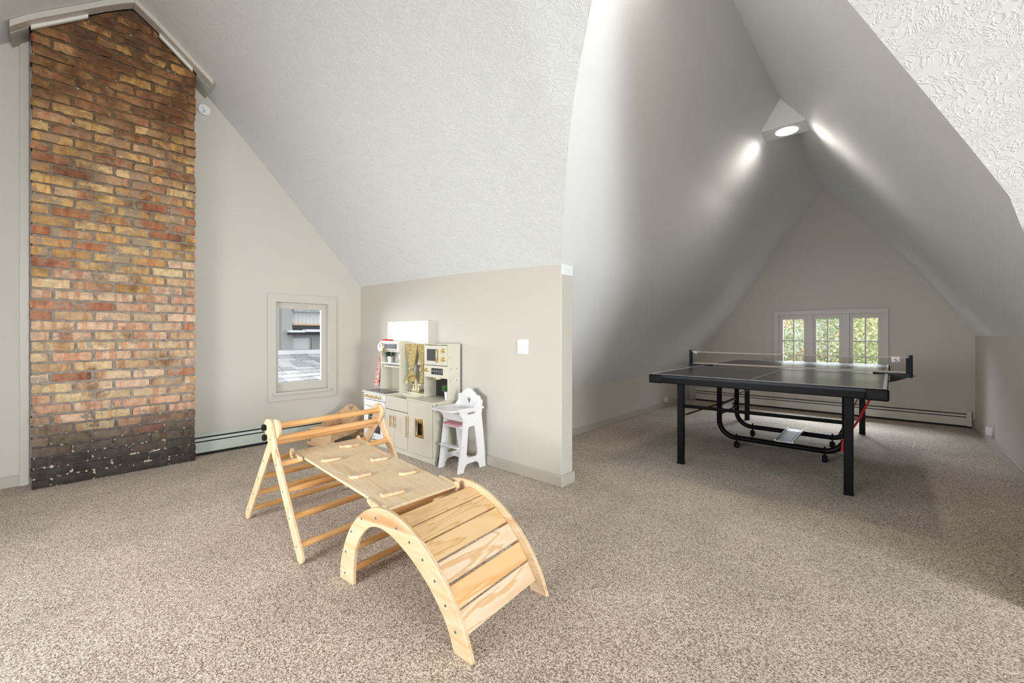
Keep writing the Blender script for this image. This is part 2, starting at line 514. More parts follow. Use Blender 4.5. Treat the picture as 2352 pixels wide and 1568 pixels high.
# ------------------------------------------------------------------ geometry helpers
class MB:
    def __init__(s):
        s.v = []
        s.f = []

    def add(s, vs, fs):
        k = len(s.v)
        s.v += [tuple(p) for p in vs]
        s.f += [tuple(i + k for i in f) for f in fs]
        return s

    def box(s, x0, x1, y0, y1, z0, z1):
        return s.add([(x0, y0, z0), (x1, y0, z0), (x1, y1, z0), (x0, y1, z0), (x0, y0, z1), (x1, y0, z1), (x1, y1, z1), (x0, y1, z1)],
                     [(0, 3, 2, 1), (4, 5, 6, 7), (0, 1, 5, 4), (1, 2, 6, 5), (2, 3, 7, 6), (3, 0, 4, 7)])

    def obox(s, c, ex, ey, ez):
        """oriented box: centre and three half-extent vectors"""
        c, ex, ey, ez = map(Vector, (c, ex, ey, ez))
        vs = [c + a * ex + b * ey + d * ez for d in (-1, 1) for (a, b) in ((-1, -1), (1, -1), (1, 1), (-1, 1))]
        return s.add(vs, [(0, 3, 2, 1), (4, 5, 6, 7), (0, 1, 5, 4), (1, 2, 6, 5), (2, 3, 7, 6), (3, 0, 4, 7)])

    def tube(s, path, r, n=12, cap=True, rads=None):
        path = [Vector(p) for p in path]
        rings = []
        up = None
        for i, p in enumerate(path):
            t = (path[min(i + 1, len(path) - 1)] - path[max(i - 1, 0)]).normalized()
            if up is None:
                a = Vector((0, 0, 1)) if abs(t.z) < .9 else Vector((1, 0, 0))
                up = t.cross(a).normalized()
            else:
                up = (up - t * up.dot(t)).normalized()
            w = t.cross(up)
            rr = rads[i] if rads else r
            rings.append([p + (up * cos(2 * pi * k / n) + w * sin(2 * pi * k / n)) * rr for k in range(n)])
        vs = [q for ring in rings for q in ring]
        fs = []
        for i in range(len(path) - 1):
            for k in range(n):
                fs.append((i * n + k, i * n + (k + 1) % n, (i + 1) * n + (k + 1) % n, (i + 1) * n + k))
        if cap:
            fs.append(tuple(range(n - 1, -1, -1)))
            fs.append(tuple((len(path) - 1) * n + k for k in range(n)))
        return s.add(vs, fs)

    def prism(s, poly, t0, t1, plane='xz', holes=()):
        def mp(a, b, t):
            return {'xz': (a, t, b), 'xy': (a, b, t), 'yz': (t, a, b)}[plane]
        loops = [list(poly)] + [list(h) for h in holes]
        flat = [p for l in loops for p in l]
        n = len(flat)
        vs = [mp(a, b, t0) for a, b in flat] + [mp(a, b, t1) for a, b in flat]
        fs = []
        if holes:
            tris = tessellate_polygon([[Vector((a, b, 0)) for a, b in l] for l in loops])
            for t in tris:
                fs.append(tuple(t))
                fs.append(tuple(i + n for i in reversed(t)))
        else:
            fs.append(tuple(range(n)))
            fs.append(tuple(range(2 * n - 1, n - 1, -1)))
        k = 0
        for l in loops:
            m_ = len(l)
            for i in range(m_):
                a, b = k + i, k + (i + 1) % m_
                fs.append((a, b, b + n, a + n))
            k += m_
        return s.add(vs, fs)

    def lathe(s, prof, c, n=16, axis='z'):
        vs = []
        for r, h in prof:
            for k in range(n):
                a = 2 * pi * k / n
                p = {'z': (r * cos(a), r * sin(a), h), 'y': (r * cos(a), h, r * sin(a)), 'x': (h, r * cos(a), r * sin(a))}[axis]
                vs.append((p[0] + c[0], p[1] + c[1], p[2] + c[2]))
        fs = []
        for i in range(len(prof) - 1):
            for k in range(n):
                fs.append((i * n + k, i * n + (k + 1) % n, (i + 1) * n + (k + 1) % n, (i + 1) * n + k))
        fs.append(tuple(range(n)))
        fs.append(tuple((len(prof) - 1) * n + k for k in range(n)))
        return s.add(vs, fs)


XF = {}


def tag(o, label=None, cat=None, group=None, kind=None):
    if label:
        o['label'] = label
    if cat:
        o['category'] = cat
    if group:
        o['group'] = group
    if kind:
        o['kind'] = kind
    return o


def thing(name, label, cat, loc, rotz=0, group=None):
    o = bpy.data.objects.new(name, None)
    o.empty_display_size = .1
    C.objects.link(o)
    o.location = loc
    o.rotation_euler = (0, 0, rotz)
    XF[o.name] = Matrix.Translation(loc) @ Matrix.Rotation(rotz, 4, 'Z')
    return tag(o, label, cat, group)


def obj(name, mb, mat, parent=None, local=False, bevel=0, smooth=30, seg=2, label=None, kind=None):
    me = bpy.data.meshes.new(name)
    me.from_pydata([tuple(v) for v in mb.v], [], mb.f)
    bm = bmesh.new()
    bm.from_mesh(me)
    bmesh.ops.recalc_face_normals(bm, faces=bm.faces)
    bm.to_mesh(me)
    bm.free()
    o = bpy.data.objects.new(name, me)
    C.objects.link(o)
    if parent is not None:
        x = XF.get(parent.name, Matrix.Identity(4))
        if not local:
            me.transform(x.inverted())
        o.parent = parent
        XF[o.name] = x
    me.materials.append(mat)
    if bevel:
        b = o.modifiers.new('bevel', 'BEVEL')
        b.width = bevel
        b.segments = seg
        b.limit_method = 'ANGLE'
        b.angle_limit = R(35)
    if smooth:
        me.shade_smooth()
        me.set_sharp_from_angle(angle=R(smooth))
    return tag(o, label, None, None, kind)


def struct(name, mb, mat, parent=None, **kw):
    o = obj(name, mb, mat, parent, **kw)
    if parent is None:
        o['kind'] = 'structure'
    return o


def arc(cx, cy, r, a0, a1, n):
    return [(cx + r * cos(R(a0 + (a1 - a0) * i / n)), cy + r * sin(R(a0 + (a1 - a0) * i / n))) for i in range(n + 1)]


def lerp(a, b, t):
    return a + (b - a) * t


def interp(pts, x):
    if x <= pts[0][0]:
        return pts[0][1]
    for (a, b), (c, d) in zip(pts, pts[1:]):
        if x <= c:
            return b + (d - b) * (x - a) / (c - a)
    return pts[-1][1]


# ------------------------------------------------------------------ room shell
UL, VK, VF, UNL, UNR, UE, RV = -4.69, 2.464, 7.276, -2.547, 0.734, -1.76, 0.42
CP = [(0, 3.745), (.12, 3.66), (.53, 3.315), (.85, 2.985), (1.18, 2.62), (2.044, 1.668), (2.3, 1.385)]


def sag(u):
    return interp([(-4.69, 0), (-3.7, .009), (-2.84, .02), (-2.36, .036), (-1.9, .055), (-1.7, .072), (-1, .075), (0, .07), (4, 0)], u)


def zmain(u, v):
    d = abs(v - RV)
    w = max(0, min(1, (d - 1.2) / .844))
    return interp(CP, d) - sag(u) * w + interp([(-.5, 0), (-.15, .10), (.4, .13), (1.5, 0)], u) * min(1, d / 1.3) * (v > RV) + interp([(-1.35, 0), (-1.02, .075), (-.5, .03), (-.3, 0)], u) * min(1, d / 1.3) * (v > RV)


NEAR = [(-2.62, .412), (-2.547, .514), (-1.202, 2.40), (-1.06, 2.57), (-.673, 3.01), (-.28, 2.55), (-.14, 2.345), (.734, 1.063), (.80, .965)]
FAR = [(-2.62, .412), (-2.547, .514), (-2.28, .865), (-1.758, 1.564), (-1.20, 2.47), (-1.06, 2.62), (-.673, 3.068), (-.30, 2.66), (-.11, 2.42), (.218, 1.936), (.734, 1.09), (.80, .98)]


def znook(u, v):
    t = (v - 1.6) / (VF - 1.6)
    return lerp(interp(NEAR, u), interp(FAR, u), t)


def valley(u):
    lo, hi = .45, 2.80
    for _ in range(40):
        m_ = (lo + hi) / 2
        if zmain(u, m_) > znook(u, m_):
            lo = m_
        else:
            hi = m_
    return lo


# floor
struct('floor', MB().add([(-4.75, -3.6, 0), (6.7, -3.6, 0), (6.7, 7.4, 0), (-4.75, 7.4, 0)], [(0, 1, 2, 3)]), M['carpet'], smooth=0)

# ceiling: main gable with the opening of the nook cut out along the valleys
mb = MB()
us = [-4.80 + .152 * i for i in range(20)] + [-1.7601]
uo = [-1.76 + 2.16 * i / 40 for i in range(41)]
ur = [.4001 + .3 * i for i in range(20)] + [6.75]


def strip(cols, vend, nv=26):
    k = len(mb.v)
    vs = []
    for u in cols:
        ve = vend(u)
        for j in range(nv + 1):
            v = RV + (ve - RV) * j / nv
            vs.append((u, v, zmain(u, v)))
    fs = []
    for i in range(len(cols) - 1):
        for j in range(nv):
            a = i * (nv + 1) + j
            fs.append((a, a + nv + 1, a + nv + 2, a + 1))
    mb.add(vs, fs)


strip(us, lambda u: 2.50)
strip(uo, lambda u: valley(u) + (.045 if u > .39 else 0))
strip(ur, lambda u: 2.635)
strip([-4.80, -3.5, -2.36, -1.7, 0, .4, 3.75, 6.75], lambda u: -1.68)
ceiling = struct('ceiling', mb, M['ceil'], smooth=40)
bmx = bmesh.new()
bmx.from_mesh(ceiling.data)
bmesh.ops.remove_doubles(bmx, verts=bmx.verts, dist=.0005)
bmx.to_mesh(ceiling.data)
bmx.free()

mb = MB()
cols = [-2.62, -2.547, -2.4, -2.28, -2.1, -1.9, -1.761] + [-1.76 + .03 * i for i in range(72)] + [.399, .401, .55, .734, .80]
cols = sorted(set(round(c, 4) for c in cols + [-.673]))
nv = 24
for u in cols:
    v0 = valley(u) if -1.7605 <= u <= .4005 else (2.53 if u < 0 else 2.632)
    for j in range(nv + 1):
        v = lerp(v0, VF + .05, j / nv)
        mb.v.append((u, v, znook(u, v)))
for i in range(len(cols) - 1):
    for j in range(nv):
        a = i * (nv + 1) + j
        mb.f.append((a, a + nv + 1, a + nv + 2, a + 1))
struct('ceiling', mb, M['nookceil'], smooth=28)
# little drywall return over the wall end
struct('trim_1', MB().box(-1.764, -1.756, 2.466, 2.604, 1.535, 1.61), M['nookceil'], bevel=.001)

# soffit bridging the ridge, with the recessed lamp
zs = lambda v: znook(-.673, v)
sw = .17
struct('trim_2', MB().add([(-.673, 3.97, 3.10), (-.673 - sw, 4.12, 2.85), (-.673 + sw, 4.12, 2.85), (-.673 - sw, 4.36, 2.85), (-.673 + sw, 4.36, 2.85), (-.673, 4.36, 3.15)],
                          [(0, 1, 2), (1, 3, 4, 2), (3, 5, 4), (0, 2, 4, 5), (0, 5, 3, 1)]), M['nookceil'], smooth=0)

# walls
LW = [(RV + d, z) for d, z in reversed(CP[:-1])]
gable = [(-1.80, 0), (-1.80, 1.60)] + [(RV - d, z + .05) for d, z in reversed(CP[:-1])] + [(RV + d, z + .05) for d, z in CP[1:-1]] + [(2.55, 1.6), (2.55, 0)]
wl_hole = [(1.50, .455), (2.10, .455), (2.10, 1.475), (1.50, 1.475)]
struct('wall_left', MB().prism(gable, UL - .14, UL, 'yz', [wl_hole]), M['wall'], smooth=0)
rear_hole = [(-.6, .7), (1.4, .7), (1.4, 2.4), (-.6, 2.4)]  # opening added for the rear fill light
struct('wall_right', MB().prism(gable, 6.60, 6.7, 'yz', [rear_hole]), M['wall'], smooth=0)
# kitchen knee wall with its end beside the opening
mb = MB()
zt = lambda u: zmain(u, VK) + .03
pl = [(-4.75, 0), (-4.75, 1.70), (-3.7, 1.69), (-2.84, 1.68), (-2.36, 1.66), (-1.9, 1.64), (UE, 1.61), (UE, 0)]
mb.prism(pl, VK, VK + .14, 'xz')
struct('wall_back', mb, M['wall'], bevel=.004)
mb = MB().prism([(.432, 0), (.432, 1.45), (.52, 1.60), (6.65, 1.62), (6.65, 0)], VK + .165, VK + .26, 'xz')
struct('wall_back', mb, M['wall'], bevel=.004)
# opposite knee wall; its opening and shallow bay are added for the side fill
struct('wall_front', MB().box(-4.75, -2.8, -1.76, -1.66, 0, 1.72).box(-.3, 6.65, -1.76, -1.66, 0, 1.72).box(-2.8, -.3, -1.76, -1.66, 1.58, 1.72), M['wall'], smooth=0)
struct('wall_front', MB().box(-2.9, -2.8, -2.5, -1.7, 0, 1.76).box(-.3, -.2, -2.5, -1.7, 0, 1.76).box(-2.9, -.2, -2.5, -1.7, 1.70, 1.76)
       .box(-2.9, -.2, -2.5, -2.4, 0, .5), M['wall'], smooth=0)
# nook walls
struct('wall_nook_left', MB().box(UNL - .1, UNL, VK + .1, 7.35, 0, .53), M['wall'], smooth=0)
struct('wall_nook_right', MB().box(UNR, UNR + .1, VK + .2, 7.35, 0, 1.12), M['wall'], smooth=0)
f_lo = [(-2.75, 0), (-2.75, .75), (-1.23, 2.415), (-.02, 2.365), (.9, 1.3), (.9, 0)]
far_hole = [(-1.255, .64), (-.07, .64), (-.07, 1.395), (-1.255, 1.395)]
struct('wall_far', MB().prism(f_lo, VF, VF + .14, 'xz', [far_hole]), M['wall'], smooth=0)
# upper gable panel leaning into the room, meets the lower wall on a faint line
struct('wall_far', MB().add([(-1.75, VF, 2.437), (.4, VF, 2.348), (.4, VF - .34, 3.3), (-1.75, VF - .34, 3.3), (-1.75, VF + .1, 2.437), (.4, VF + .1, 2.348), (.4, VF + .1, 3.3), (-1.75, VF + .1, 3.3)],
                            [(0, 1, 2, 3), (7, 6, 5, 4), (0, 4, 5, 1), (2, 6, 7, 3), (0, 3, 7, 4), (1, 5, 6, 2)]), M['wall'], smooth=0)


# baseboards
def base(name, x0, x1, y0, y1, h=.082):
    struct(name, MB().box(x0, x1, y0, y1, 0, h), M['base'], bevel=.004)


base('baseboard_back', -2.84, UE + .014, VK - .014, VK)
base('baseboard_back', UE, UE + .014, VK - .001, VK + .155)
base('baseboard_nook_left', UNL, UNL + .014, VK + .14, VF)
base('baseboard_nook_right', UNR - .014, UNR, VK + .26, VF, .10)
base('baseboard_left', UL, UL + .014, -1.66, -.17)
base('baseboard_right', .412, .432, VK + .151, VK + .27)
base('baseboard_right', .425, 6.6, VK + .151, VK + .165)

# ---- window 1 (left gable wall)
w1 = tag(thing('window_1', None, None, (UL, 1.8, .4)), kind='structure')
ca = [(1.456, .408), (2.164, .408), (2.164, 1.522), (1.456, 1.522)]
ci = [(1.532, .497), (2.07, .497), (2.07, 1.437), (1.532, 1.437)]
obj('casing', MB().prism(ca, UL, UL + .018, 'yz', [ci]), M['trim'], w1, bevel=.003)
obj('jamb', MB().prism([(1.50, .455), (2.10, .455), (2.10, 1.475), (1.50, 1.475)], UL - .13, UL + .004, 'yz', [ci]), M['trim'], w1, bevel=.002)
obj('sill', MB().box(UL - .1, UL + .036, 1.50, 2.10, .468, .500), M['trim'], w1, bevel=.004)
gl = [(1.572, .590), (2.015, .590), (2.015, 1.372), (1.572, 1.372)]
sash1 = obj('sash', MB().prism([(1.53, .499), (2.072, .499), (2.072, 1.44), (1.53, 1.44)], UL - .075, UL - .04, 'yz', [gl]), M['trim'], w1, bevel=.004)
obj('latch', MB().box(UL - .04, UL - .028, 1.765, 1.80, 1.395, 1.41).lathe([(.011, 0), (.011, .012)], (UL - .04, 1.835, 1.405), 10, 'x'), M['trim'], sash1)
obj('pane', MB().box(UL - .062, UL - .058, 1.572, 2.015, .59, 1.372), M['glass'], sash1, smooth=0)

# ---- window 2 (far wall, three casements)
w2 = tag(thing('window_2', None, None, (-.66, VF, .6)), kind='structure')
co = [(-1.306, .575), (-.02, .575), (-.02, 1.443), (-1.306, 1.443)]
cin = [(-1.238, .64), (-.082, .64), (-.082, 1.384), (-1.238, 1.384)]
obj('casing', MB().prism(co, VF - .02, VF, 'xz', [cin]), M['trim'], w2, bevel=.003)
obj('jamb', MB().prism([(-1.255, .62), (-.07, .62), (-.07, 1.40), (-1.255, 1.40)], VF + .004, VF + .13, 'xz', [cin]), M['trim'], w2, smooth=0)
for a, b_ in ((-.897, -.819), (-.492, -.417)):
    obj('mullion', MB().box(a, b_, VF - .012, VF + .1, .64, 1.384), M['trim'], w2, bevel=.003)
obj('sill', MB().box(-1.33, .0, VF - .05, VF, .555, .585), M['trim'], w2, bevel=.004)
for a, b_, g0, g1, gm in ((-1.238, -.897, -1.187, -.930, -1.052), (-.819, -.492, -.782, -.530, -.653), (-.417, -.082, -.376, -.126, -.251)):
    xs = [g0, gm - .009, gm + .009, g1]
    zsr = [.705, 1.000, 1.019, 1.318]
    holes = [[(xs[i], zsr[j]), (xs[i + 1], zsr[j]), (xs[i + 1], zsr[j + 1]), (xs[i], zsr[j + 1])] for i in (0, 2) for j in (0, 2)]
    sa = obj('sash', MB().prism([(a, .64), (b_, .64), (b_, 1.384), (a, 1.384)], VF + .02, VF + .05, 'xz', holes), M['trim'], w2, smooth=0)
    for i in (0, 2):
        for j in (0, 2):
            obj('pane', MB().box(xs[i], xs[i + 1], VF + .033, VF + .036, zsr[j], zsr[j + 1]), M['glass'], sa, smooth=0)

# ------------------------------------------------------------------ outside: neighbour and trees
rnd = random.Random(5)
rf = thing('neighbouring_roof', 'grey shingled roof slope seen through the small left window', 'roof', (-5.4, 2.0, .2))


def roofpt(u, v):
    return (u, v, .50 + (-5.3 - u) * .165 - .10 * (v - 2.0) * 0)


obj('roof_deck', MB().add([roofpt(-5.0, .6), roofpt(-5.0, 4.6), roofpt(-7.05, 4.6), roofpt(-7.05, .6), (-5.0, .6, .2), (-5.0, 4.6, .2), (-7.05, 4.6, .2), (-7.05, .6, .2)],
                          [(0, 1, 2, 3), (4, 5, 6, 7), (0, 1, 5, 4), (2, 3, 7, 6)]), M['roof'], rf, smooth=0)
shm = []
for i, g_ in enumerate((.25, .31, .38, .45)):
    shm.append(plain('shingle_tone_%d' % i, (g_, g_ * 1.03, g_ * 1.06), .95, bump=.6, bscale=200, var=.2))
row = 0
u = -5.02
while u > -7.0:
    dp = .19
    v = 1.0 - (row % 2) * .11 - rnd.random() * .05
    while v < 3.5:
        wd = rnd.choice((.16, .2, .25))
        a = roofpt(u, v)
        b2 = roofpt(u - dp - .02, v)
        t = .010 + rnd.random() * .008
        g = .004
        mbx = MB().add([(a[0], v + g, a[2] + t), (a[0], v + wd - g, a[2] + t), (b2[0], v + wd - g, b2[2] + .003), (b2[0], v + g, b2[2] + .003),
                        (a[0], v + g, a[2]), (a[0], v + wd - g, a[2])], [(0, 1, 2, 3), (4, 5, 1, 0), (0, 3, 4), (1, 5, 2)])
        o = obj('shingle', mbx, shm[rnd.randrange(4)], rf, smooth=0)
        v += wd
    u -= dp
    row += 1
hs = thing('neighbouring_house', 'pale house wall with grey trim boards and dark eave beyond the left window', 'house', (-7.1, 2.6, 0))
obj('wall', MB().box(-7.3, -7.12, .5, 4.5, .3, 2.6), M['siding'], hs, smooth=0)
obj('corner_board', MB().box(-7.12, -7.0, 2.375, 2.535, .80, 2.6), M['greytrim'], hs, smooth=0)
obj('fascia', MB().box(-7.1, -6.95, .5, 4.5, .77, .85), M['siding'], hs, smooth=0)
obj('panel_frame', MB().prism([(2.50, .84), (3.9, .84), (3.9, 1.12), (2.50, 1.12)], -7.12, -7.085, 'yz', [[(2.515, .85), (2.86, .85), (2.86, 1.04), (2.515, 1.04)]]), M['greytrim'], hs, smooth=0)
ev = obj('eave', MB().box(-7.1, -6.9, 2.46, 4.5, 1.095, 1.13).box(-7.1, -6.86, 2.69, 4.5, 1.12, 1.14).box(-7.1, -7.0, 2.53, 4.5, 1.185, 1.245), M['darkeave'], hs, smooth=0)
obj('gutter', MB().box(-7.0, -6.87, 2.45, 4.5, 1.13, 1.165).box(-7.0, -6.85, 2.68, 4.5, 1.14, 1.18), M['siding'], ev, smooth=0)
obj('sill', MB().box(-7.1, -6.98, 2.54, 4.5, 1.245, 1.27), M['tan'], hs, smooth=0)
for k in range(22):
    obj('siding_board', MB().box(-7.12, -7.10, 2.54 + k * .06, 2.597 + k * .06, 1.27, 1.60), M['siding'], hs, smooth=0)
obj('roof_edge', MB().box(-7.12, -6.97, 2.54, 4.5, 1.46, 2.2), M['roof'], hs, smooth=0)

struct('ground', MB().add([(-60, -60, -6), (60, -60, -6), (60, 80, -6), (-60, 80, -6)], [(0, 1, 2, 3)]), M['grass'], smooth=0)
leafm = []
for i, c in enumerate(((.50, .58, .36), (.68, .70, .42), (.85, .74, .42), (.85, .56, .34), (.58, .66, .52))):
    leafm.append(plain('autumn_leaf_%d' % i, c, .7))
TREES = [(-3.1, 14.5, 1.0, 1.75, (3, 0, 4), 'maple with red and green leaves outside the leftmost far casement'),
         (.3, 15.0, 1.0, 1.7, (2, 1, 0), 'yellow and green tree outside the rightmost far casement'),
         (-1.35, 18.3, 1.4, 1.9, (0, 4, 2), 'green tree farther back behind the middle far casement'),
         (-6.9, 18.0, .6, 2.4, (0, 4, 1), 'tall dull green tree far beyond the nook windows at left'),
         (4.2, 18.0, .8, 2.2, (3, 2, 0), 'orange tree far beyond the nook windows at right')]
for i, (x, y, zc, r, cs, lab) in enumerate(TREES):
    t = thing('tree', lab, 'tree', (x, y, -6), 0, 'autumn trees outside the nook windows')
    obj('trunk', MB().tube([(x, y, -6), (x + .2, y, -3), (x, y + .2, zc)], .2, 8, rads=[.28, .2, .1]), M['bark'], t)
    mbs = [MB(), MB(), MB()]
    rr = random.Random(i + 3)
    for k in range(15000):
        d = Vector((rr.gauss(0, 1), rr.gauss(0, 1), rr.gauss(0, 1))).normalized() * r * rr.random() ** .4
        p = Vector((x, y, zc - .4)) + Vector((d.x, d.y, d.z * 1.1))
        q = Vector((rr.uniform(-1, 1), rr.uniform(-1, 1), rr.uniform(-1, 1))).normalized()
        w = q.cross(Vector((rr.uniform(-1, 1), rr.uniform(-1, 1), 1))).normalized()
        s_ = rr.uniform(.025, .055) * (1.35 if i == 2 else 1)
        mm = 0 if noise.noise(p * .8) > .1 else (1 if rr.random() < .6 else 2)
        mbs[mm].add([p - q * s_, p + w * s_ * .6, p + q * s_, p - w * s_ * .6], [(0, 1, 2, 3)])
    for j in range(3):
        obj('foliage', mbs[j], leafm[cs[j]], t, smooth=0, kind='stuff')

# ------------------------------------------------------------------ brick chimney
CHF = -4.482
ch = thing('brick_chimney', 'tall rough orange and buff brick chimney with sooty base against the left wall', 'chimney', (-4.58, .356, 0))
ZTOP = lambda v: zmain(-4.5, v) - .045
mb = MB()
ny, nz = 40, 120
for j in range(nz + 1):
    for i in range(ny + 1):
        v = lerp(-.106, .820, i / ny)
        z = lerp(0, 1, j / nz) * ZTOP(v)
        e = noise.noise(Vector((v * 9, z * 9, 3.3))) * .004 + noise.noise(Vector((v * 30, z * 30, 1))) * .002
        up = max(0, (z - 2.3) / 1.4)
        mb.v.append((CHF - .014 + e + up * .006 * (noise.noise(Vector((v * 5, z * 5, 9))) + .3), v, z))
for j in range(nz):
    for i in range(ny):
        a = j * (ny + 1) + i
        mb.f.append((a, a + 1, a + ny + 2, a + ny + 1))
mortar = obj('mortar', mb, M['mortar'], ch, smooth=60)
mb = MB()
mb.prism([(-.106, 0), (.820, 0), (.820, ZTOP(.82)), (RV, ZTOP(RV)), (-.106, ZTOP(-.106))], UL, CHF - .02, 'yz')
obj('core', mb, M['mortar'], ch, smooth=0)

rb = random.Random(11)
H = .0755


def brick_color(z, r):
    buff = [(.60, .42, .27), (.62, .47, .27), (.60, .40, .27), (.54, .36, .21), (.63, .43, .30), (.60, .44, .28), (.64, .46, .31), (.60, .36, .23), (.46, .21, .12)]
    mid = [(.56, .36, .15), (.50, .28, .11), (.60, .38, .14), (.42, .18, .08), (.54, .33, .18), (.62, .42, .20)]
    high = [(.36, .20, .075), (.30, .14, .06), (.44, .26, .09), (.20, .10, .05), (.34, .15, .075), (.42, .23, .10), (.48, .28, .09)]
    z2 = z + r.uniform(-.22, .22)
    c = r.choice(buff if z2 < 1.55 else (mid if z2 < 2.65 else high))
    k = r.uniform(.85, 1.12)
    if z < .56:
        s_ = .10 if z < .12 else interp([(.08, .12), (.2, .20), (.32, .42), (.42, .72), (.54, 1)], z + r.uniform(-.06, .06))
        g = .05
        c = tuple(lerp(g, q, min(1, s_ * 1.1)) * (.28 + .72 * s_) for q in c)
    return tuple(q * k for q in c) + (1,)


row = 0
z = .002
while z < 3.62:
    v = -.115 + (0 if row % 2 else -.11) + rb.uniform(-.006, .006)
    while v < .80:
        Lb = .203 + rb.uniform(-.008, .008)
        a, b_ = max(v, -.115 + rb.uniform(-.004, .004)), min(v + Lb, .828 + rb.uniform(-.005, .006))
        v += Lb + .015
        if b_ - a < .035:
            continue
        Hb = H - .0155 + rb.uniform(-.003, .003)
        if z + .03 > min(ZTOP(a), ZTOP(b_)) and z + .03 > max(ZTOP(a), ZTOP(b_)) - .02:
            continue
        wob = noise.noise(Vector((a * 2.2, row * .35, 4.2))) * (.004 + .012 * max(0, min(1, (z - 1.7) / 1.2)))
        cv, cz = (a + b_) / 2, z + Hb / 2 + wob
        hi = max(0, (z - 2.0) / 1.2)
        jit = .0028 + .0042 * hi
        jy = jit * min(1, (b_ - a) / .15)
        proud = rb.uniform(-.003, .004) - .004 * hi * rb.random()
        bm = bmesh.new()
        nx, nzb = 7, 3
        grid = []
        wl, hl = (b_ - a) / 2, Hb / 2
        for j in range(nzb):
            for i in range(nx):
                fx, fz = i / (nx - 1) * 2 - 1, j / (nzb - 1) * 2 - 1
                edge = (abs(fx) == 1) + (abs(fz) == 1)
                x = proud - .0035 * edge - (.004 * rb.random() if edge == 2 else 0) + rb.uniform(-jit, jit) * .6
                grid.append(bm.verts.new((x, fx * (wl - .0015 * edge) + rb.uniform(-jy, jy), fz * (hl - .001 * edge) + rb.uniform(-jy, jy))))
        for j in range(nzb - 1):
            for i in range(nx - 1):
                k = j * nx + i
                bm.faces.new((grid[k], grid[k + 1], grid[k + nx + 1], grid[k + nx]))
        ring = [grid[i] for i in range(nx)] + [grid[j * nx + nx - 1] for j in range(1, nzb)] + [grid[(nzb - 1) * nx + i] for i in range(nx - 2, -1, -1)] + [grid[j * nx] for j in range(nzb - 2, 0, -1)]
        dpt = -.09 if (a < -.10 or b_ > .81) else -.03
        back = [bm.verts.new((dpt, max(-wl, min(wl, p.co.y * 1.02)), max(-hl, min(hl, p.co.z * 1.03)))) for p in ring]
        for i in range(len(ring)):
            k = (i + 1) % len(ring)
            bm.faces.new((ring[i], back[i], back[k], ring[k]))
        # cut the top courses along the slope of the ceiling
        if z + Hb > min(ZTOP(a), ZTOP(b_)) - .01:
            s_ = 1 if cv > RV else -1
            e1, e2 = ZTOP(a) - .004, ZTOP(b_) - .004
            nrm = Vector((0, -(e2 - e1), b_ - a)).normalized()
            geom = bm.verts[:] + bm.edges[:] + bm.faces[:]
            res = bmesh.ops.bisect_plane(bm, geom=geom, plane_co=Vector((0, a - cv, e1 - cz)), plane_no=nrm, clear_outer=True)
        if len(bm.faces) < 3:
            bm.free()
            continue
        bmesh.ops.recalc_face_normals(bm, faces=bm.faces)
        me = bpy.data.meshes.new('brick')
        bm.to_mesh(me)
        bm.free()
        me.materials.append(M['brick'])
        me.shade_smooth()
        me.set_sharp_from_angle(angle=R(50))
        o = bpy.data.objects.new('brick', me)
        C.objects.link(o)
        o.parent = ch
        o.location = (CHF - (-4.58), cv - .356, cz)
        o.color = brick_color(z, rb)
    z += H
    row += 1

# trim boards around the chimney head, lying against the ceiling
V0, V1, UF = -.205, .935, -4.375
for s_, ve in ((1, V1), (-1, V0)):
    n_ = 8
    mbx = MB()
    pr = []
    for i in range(n_ + 1):
        v = lerp(RV, ve, i / n_)
        pr.append((v, zmain(-4.5, v)))
    top = [(a, b_ - .002) for a, b_ in pr]
    bot = [(a, b_ - .048) for a, b_ in pr]
    mbx.prism(top + bot[::-1], CHF + .012, UF, 'yz')
    struct('trim_3', mbx, M['trim'], bevel=.003)
    # short return beside the chimney
    vs_ = .835 if s_ > 0 else -.122
    a, b_ = (vs_, ve)
    mbx = MB()
    mbx.prism([(a, zmain(-4.5, a) - .004), (b_, zmain(-4.5, b_) - .004), (b_, zmain(-4.5, b_) - .05), (a, zmain(-4.5, a) - .05)], UL, CHF + .013, 'yz')
    struct('trim_3', mbx, M['trim'], bevel=.002)
    # small strip nailed under the board
    va, vb = (.58, .80) if s_ > 0 else (.17, -.112)
    mbx = MB()
    mbx.prism([(va, zmain(-4.5, va) - .049), (vb, zmain(-4.5, vb) - .049), (vb, zmain(-4.5, vb) - .075), (va, zmain(-4.5, va) - .075)], CHF + .012, CHF + .040, 'yz')
    struct('trim_3', mbx, M['offwhite'], bevel=.002)
struct('trim_4', MB().box(UL, UL + .02, -.172, -.125, 0, zmain(-4.6, -.15)), M['trim'], bevel=.003)

# ------------------------------------------------------------------ baseboard heaters


